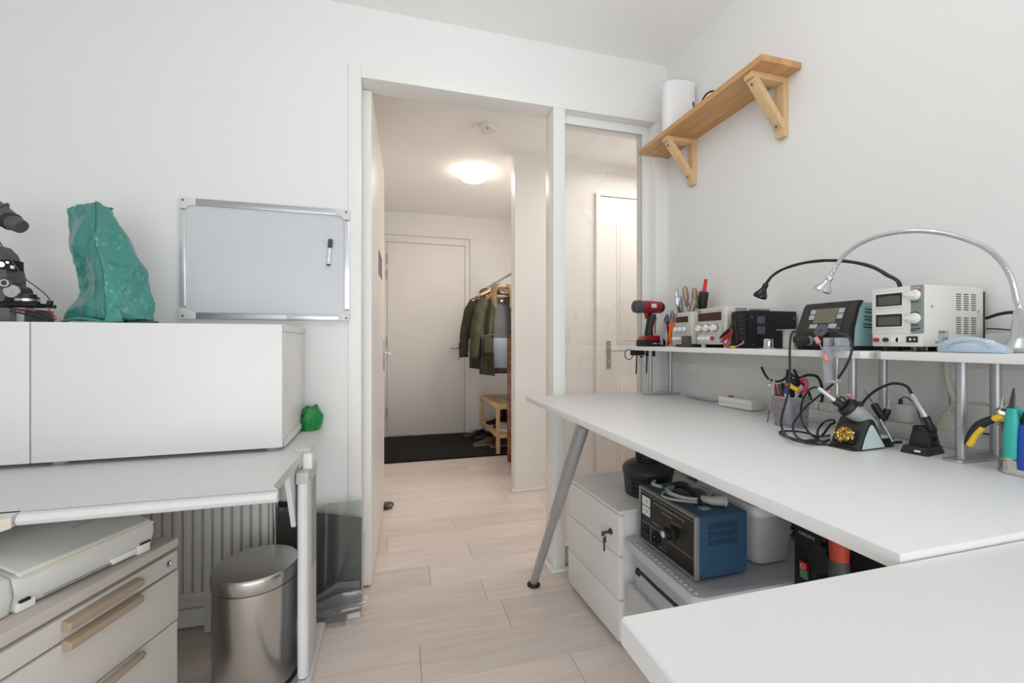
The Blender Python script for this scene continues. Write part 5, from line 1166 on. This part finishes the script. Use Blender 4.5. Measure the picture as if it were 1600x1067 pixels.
lk = build('lock', M().lathe([(.009, 0), (.009, .002), (.006, .0025), (.005, .0005), (0, .0005)], (-.035, 0, .513), (0, -1, 0), 20), CHROME, t)
build('keyway', M().box(-.0356, -.0344, -.0012, 0, .509, .517), BLACKM, lk)
for x in (-.04, -.39):
    for y in (.05, .53): build('foot', M().cyl((x, y, 0), (x, y, .022), .018, n=14), BLACK, t)
# scanner lying on it
p0, p1 = onZ(21.5, 958, .571), onZ(232.4, 857, .571); d_ = p1 - p0; an2 = math.atan2(d_.y, d_.x); SL = d_.length
t = thing('document_scanner', 'white document scanner with yellowed seam on the filing pedestal', 'scanner', p0, an2)
SC = mat('scanner_white', (.60, .61, .58), .45, var=.02); SC2 = mat('scanner_front', (.62, .62, .60), .5, var=.03)
sx0, sx1 = -.006, SL + .004
build('body', M().prism([(.0, .004), (-.012, .045), (-.010, .070), (.10, .10), (.22, .10), (.22, .004)], sx0, sx1, 'x').bevall(.004, 2), SC2, t)
build('lid', M().prism([(-.012, .072), (-.008, .080), (.09, .108), (.17, .118), (.225, .115), (.225, .10), (.10, .10)], sx0 + .006, sx1 - .006, 'x').bevall(.004, 3), SC, t)
build('lid_seam', M().prism([(-.0135, .0695), (-.0135, .073), (.1, .105), (.1, .100)], sx0 + .010, sx1 - .002, 'x'), mat('yellowed_plastic', (.66, .60, .42), .5), t)
build('end_cap', M().prism([(-.004, 0), (-.014, .04), (-.006, .075), (.08, .106), (.17, .118), (.228, .112), (.228, 0)], sx0 - .045, sx0, 'x').bevall(.010, 4), SC, t)
build('foot_block', M().box(.0, .030, -.008, .02, .0, .018, .002), WHITEP, t)
build('foot_block', M().box(SL - .035, SL - .004, -.010, .02, .0, .022, .002), WHITEP, t)
build('dark_gap', M().box(.004, .020, -.0115, .0, .018, .023).obox((SL - .018, -.011, .026), (.026, .004, .003), (0, 0, 0)), BLACKM, t)
build('base_slot', M().box(.045, SL - .05, -.0085, .0, .010, .0115), GREY, t)
build('clear_guide', M().box(SL - .095, SL - .037, -.009, .0, .006, .020, .002), mat('bright_plastic', (.76, .76, .76), .25), t)
text('ScanSnap', .012, GREY, t, (SL - .125, .066, .1035), (R(16), 0, 0))
text('FUJITSU', .010, GREY, t, (.012, .135, .1145), (R(7), 0, 0))
# ================================================================= HALL FURNITURE
t = thing('chest_of_drawers', 'tall cherry wood chest of drawers half behind the partition', 'chest of drawers', (.995, 3.835, 0), FX)
cw, cd, chh = .50, .44, 1.18
build('carcass', M().box(0, .022, 0, cd, .05, chh - .02, .002).box(cw - .022, cw, 0, cd, .05, chh - .02, .002).box(.022, cw - .022, cd - .01, cd, .08, chh - .02).box(.022, cw - .022, .01, cd, .075, .09), CHERRY, t)
build('top', M().box(-.008, cw + .008, -.008, cd, chh - .022, chh, .003), CHERRY, t)
for x in (0, cw - .04):
    for y in (0, cd - .04): build('leg', M().box(x, x + .04, y, y + .04, 0, .055, .002), CHERRY, t)
zs = [.085, .255, .425, .585, .745, .895, 1.035, 1.155]
for k in range(7):
    d = build('drawer', M().box(.024, cw - .024, .0, .02, zs[k] + .003, zs[k + 1] - .003, .002).box(.03, cw - .03, .02, .36, zs[k] + .02, zs[k + 1] - .03), CHERRY, t)
    zz = (zs[k] + zs[k + 1]) / 2
    build('handle', M().tube([(.10, 0, zz), (.10, -.018, zz), (.40, -.018, zz), (.40, 0, zz)], .0035, 8, smooth=0), CHROME, d)
# shoe bench
t = thing('shoe_bench', 'birch shoe bench with lower shelf on the black mat', 'bench', (.945, 4.05, .016))
bl, bw, bh = .86, .42, .475
for x in (0, bw - .036):
    for y in (0, bl - .036): build('leg', M().box(x, x + .036, y, y + .036, 0, bh - .001, .003), BIRCH, t)
for x in (0, bw - .036):
    for z in (.15, bh - .04): build('rail', M().box(x + .003, x + .033, .036, bl - .036, z, z + .038, .002), BIRCH, t)
for y in (0, bl - .036):
    for z in (.15, bh - .04): build('end_rail', M().box(.036, bw - .036, y + .003, y + .033, z, z + .038, .002), BIRCH, t)
build('seat', M().box(.030, bw - .030, .030, bl - .030, bh - .016, bh - .002, .002), wood('bench_seat', (.28, .19, .11), (.40, .29, .18), 3, (10, 2, 10), .5, .05, .6), t)
build('lower_shelf', M().box(.030, bw - .030, .030, bl - .030, .170, .182, .002), BIRCH, t)
# coat rail and coats
t = thing('coat_rail', 'chrome clothes rail fixed across the hall alcove', 'rail', (1.005, YF, 1.74))
build('rail', M().cyl((0, 0, 0), (0, -1.95, 0), .0125, n=16), CHROME, t)
build('wall_flange', M().cyl((0, 0, 0), (0, -.012, 0), .03, n=20), WHITEP, t)
build('end_bracket', M().box(-.02, .46, -1.955, -1.935, -.015, .015, .003), WHITEP, t)
HOOK = mat('hook_wire', (.60, .60, .58), .3, .9)
def hanger(label, y, x=1.005, tilt=0, bar=True, wooden=True, group=None):
    t = thing('coat_hanger', label, 'hanger', (x, y, 1.74), tilt, group)
    mt = wooden if not isinstance(wooden, bool) else (BIRCH if wooden else WHITEP)
    build('hook', M().tube([(-.014, 0, .004), (-.010, 0, .014), (0, 0, .0185), (.011, 0, .013), (.013, 0, 0), (.008, 0, -.016), (0, 0, -.030), (0, 0, -.060)], .0022, 8), HOOK, t)
    for s in (-1, 1): build('arm', M().tube([(0, 0, -.058), (s * .06, 0, -.075), (s * .13, -.004, -.118), (s * .20, -.016, -.155)], lambda q: .012 - .002 * q, 10, flat=.7), mt, t)
    if bar: build('trouser_bar', M().cyl((-.17, -.008, -.165), (.17, -.008, -.165), .005, n=10), mt, t)
    return t
hanger('light wooden hanger carrying the open green coat', 4.12, 1.02)
hanger('wooden hanger inside the brown and dark green coat', 4.42, .985)
for k in range(5): hanger('light hanger among the row between the two coats', 4.17 + k * .045, 1.01, .03 * k, False, mat('pale_hanger', (.70, .56, .38), .5), 'hangers between the coats')
hanger('thick black plastic hanger behind the coats', 4.80, .99, .2, False, BLACK)
def sheetm(grid, th, nrm_y):
    """closed thin cloth from a grid of points"""
    m = M(); b = m.b; n, k = len(grid), len(grid[0])
    f = [[b.verts.new(p) for p in r] for r in grid]; g = [[b.verts.new(Vector(p) + Vector((0, nrm_y * th, 0))) for p in r] for r in grid]
    for i in range(n - 1):
        for j in range(k - 1):
            b.faces.new((f[i][j], f[i][j + 1], f[i + 1][j + 1], f[i + 1][j])); b.faces.new((g[i][j], g[i + 1][j], g[i + 1][j + 1], g[i][j + 1]))
    for i in range(n - 1):
        b.faces.new((f[i][0], f[i + 1][0], g[i + 1][0], g[i][0])); b.faces.new((f[i][-1], g[i][-1], g[i + 1][-1], f[i + 1][-1]))
    for j in range(k - 1):
        b.faces.new((f[0][j], g[0][j], g[0][j + 1], f[0][j + 1])); b.faces.new((f[-1][j], f[-1][j + 1], g[-1][j + 1], g[-1][j]))
    return m
def coat(name, label, x, y, rz, shell, lining, trim_, length, width, open_=True, group=None):
    t = thing(name, label, 'coat', (x, y, 1.655), rz)
    def sh(s): return .0 - .085 * s - .05 * s * s          # shoulder drop with 0..1 outwards
    # back with lining
    gb = []; gl = []
    for i in range(12):
        a = i / 11; row = []; rl = []
        for j in range(13):
            s = -1 + 2 * j / 12; zt = sh(abs(s)) - .045 * (1 - abs(s)) ** 2
            wd = width * (1 + .10 * a); yy = .055 * (1 - s * s) + .014 * math.sin(s * 9 + a * 3) * a
            row.append((s * wd, yy + .012, zt + (-length - zt) * a)); rl.append((s * wd * .96, yy - .004, zt - .01 + (-length + .03 - zt) * a))
        gb.append(row); gl.append(rl)
    build('back', sheetm(gb, .006, 1), shell, t)
    build('lining', sheetm(gl, .003, 1), lining, t)
    for sd in (-1, 1):
        g = []
        for i in range(14):
            a = i / 13; row = []
            for j in range(9):
                c = j / 8                                    # 0 at side seam, 1 at front edge
                inner = (.30 if open_ else .02) * width + (.10 * width * math.sin(a * PI) if open_ else 0) + .12 * width * a * (sd < 0 and open_)
                xo = width * (1 + .12 * a); xx = xo + (inner - xo) * c
                zt = sh(xx / width if xx < width else 1)
                yy = -.05 * math.sin(c * PI * .55 + .15) - .018 * math.sin(c * 10 + a * 4) * (.3 + a) + .03 * (1 - c)
                row.append((sd * xx, yy, zt + (-length - zt - .015 * c) * a))
            g.append(row)
        fp = build('front_panel', sheetm(g, .006, -1), shell, t)
        ed = [g[i][-1] for i in range(14)]
        build('placket', M().tube([(p[0], p[1] - .006, p[2]) for p in ed], .0075, 6, flat=.6), shell, fp)
        pz = -length * .62; w0 = width * 1.0
        pk = [[(sd * (w0 * .92 - (w0 * .45) * q / 4), -.080 - .004 * math.sin(q), pz + .05 - .16 * r / 4 - (.02 if r == 0 and q > 2 else 0)) for q in range(5)] for r in range(5)]
        build('pocket', sheetm(pk, .005, -1), shell, fp)
        build('pocket_flap', M().tube([(sd * (w0 * .94 - (w0 * .49) * q / 4), -.086, pz + .055 + .012 * q / 4) for q in range(5)], .010, 6, flat=.5), trim_, fp)
        # sleeve
        slv = [(sd * width * .90, -.005, -.125), (sd * width * 1.06, -.030, -.20), (sd * width * 1.22, -.045, -.36), (sd * width * 1.34, -.050, -.52), (sd * width * 1.40, -.055, -.70)]
        build('sleeve', M().tube(slv, lambda q: .062 + .012 * math.sin(q * PI) - .006 * q, 16, flat=.75).wob(.014, 16, sd + 3), shell, t, sharp=2)
        col = [(sd * .02, .045, .03), (sd * .07, .02, .025), (sd * width * .42, -.03, -.01), (sd * width * .46, -.055, -.10), (sd * width * .40, -.065, -.20)]
        build('collar', M().tube(col, lambda q: .022 + .014 * math.sin(q * PI), 10, flat=.45), trim_, t)
        build('shoulder_yoke', M().tube([(sd * width * .45, -.02, -.055), (sd * width * .75, -.012, -.105), (sd * width * 1.0, -.02, -.165)], lambda q: .034, 12, flat=.7), trim_ if sd < 0 else shell, t)
    if open_:
        lb = build('neck_label', M().box(-.04, .04, -.004, .0, -.155, -.095), mat('maroon_label', (.05, .012, .012), .6), t); lb.location = (0, .045, 0)
        build('label_mark', M().box(-.014, .010, -.0052, -.004, -.132, -.115), WHITEP, lb)
        for zz in (-.42, -.60): build('quilt_line', M().box(-width * .5, width * .5, .024, .027, zz - .003, zz), mat('quilt_line', (.07, .08, .08), .8), t)
        build('lower_lining', M().box(-.09, width * .8, .018, .022, -length + .06, -.50), mat('pale_blue_lining', (.30, .35, .40), .7, var=.1), t)
    return t
GRN = mat('olive_cloth', (.050, .050, .026), .8, var=.2, vs=9, bump=.3, bs=50); TAN = mat('tan_suede', (.19, .125, .06), .8, var=.2, vs=20)
LIN = mat('grey_lining', (.11, .115, .115), .8, var=.15, vs=12); BRN = mat('brown_cloth', (.13, .065, .034), .8, var=.2, vs=9, bump=.3, bs=50); DKG = mat('dark_olive_cloth', (.036, .036, .020), .85, var=.2, vs=9, bump=.3, bs=50)
coat('coat', 'open olive green coat with tan collar hanging in front', 1.02, 4.12, R(-8), GRN, LIN, TAN, .86, .205)
coat('coat', 'dark coat with brown shoulders hanging behind the green one', .965, 4.45, R(-14), DKG, LIN, BRN, .82, .20, False)
# shoes
def shoe(name, label, loc, rz, mt, sole, h=.075, boot=False):
    t = thing(name, label, 'boot' if boot else 'shoe', loc, rz); Ls = .28
    rr = []
    for k in range(11):
        q = k / 10; w = .036 + .014 * math.sin(PI * (q * .9 + .1)) * (1 if q < .7 else .9); w *= (math.sin(PI * min(1, max(.06, q * .94 + .03))) ** .35)
        top = (.060 + .02 * (q > .9)) if False else (h - (h - .038) * max(0, min(1, (.72 - q) / .5)))
        rr.append([(-Ls / 2 + Ls * q, w * math.copysign(abs(math.cos(a)) ** .8, math.cos(a)), .022 + (top - .022) * max(0, math.sin(a)) ** .7 if math.sin(a) > 0 else .022) for a in [2 * PI * j / 16 for j in range(16)]])
    build('upper', M().rings(rr), mt, t)
    so = [[(p[0] * 1.02, p[1] * 1.06, z) for r in rr for p in [r[0]]] + [(p[0] * 1.02, p[1] * 1.06, z) for r in reversed(rr) for p in [r[8]]] for z in (0, .022)]
    build('sole', M().rings(so), sole, t)
    build('opening', M().tube([(.115 + .0 * a - .045 + .05 * math.cos(a), .024 * math.sin(a), h - .004 + .006 * math.cos(a)) for a in [2 * PI * k / 12 for k in range(12)]], .005, 6, closed=True, smooth=1), mt, t)
    if boot: build('shaft', M().rings([[(.07 + .052 * math.cos(a), .038 * math.sin(a), z) for a in [2 * PI * k / 14 for k in range(14)]] for z in (.04, .10, .19)]), mt, t)
    for k in range(3): build('lace', M().tube([(-.02 + k * .024, -.018, h * .80 + .008 * k), (-.022 + k * .024, 0, h * .80 + .012 + .008 * k), (-.02 + k * .024, .018, h * .80 + .008 * k)], .003, 5), sole, t)
    return t
SB = mat('black_leather', (.012, .012, .012), .35, var=.1); SBr = mat('brown_leather', (.10, .065, .045), .5, var=.2); SW = mat('pale_grey_canvas', (.42, .42, .40), .7, var=.1); SOL = mat('sole_grey', (.20, .17, .14), .7)
shoe('shoe', 'black leather shoe on the mat nearest the front door', (.86, 4.83, .016), R(15), SB, BLACKM)
shoe('shoe', 'second black shoe on the mat deeper under the bench', (.98, 4.72, .016), R(10), SB, BLACKM)
shoe('shoe', 'brown shoe with light seams on the mat before the bench', (.92, 4.45, .016), R(14), SBr, SOL)
shoe('shoe', 'another brown shoe further under the bench', (1.08, 4.36, .016), R(20), SBr, SOL)
shoe('boot', 'tall black boot on the left of the bench shelf', (1.10, 4.66, .199), R(20), SB, BLACKM, .09, True)
shoe('boot', 'tall black boot on the right of the bench shelf', (1.14, 4.42, .199), R(5), SB, BLACKM, .09, True)
shoe('sneaker', 'pale grey sneaker on the front of the bench shelf', (1.13, 4.22, .199), R(160), SW, WHITEP, .085)
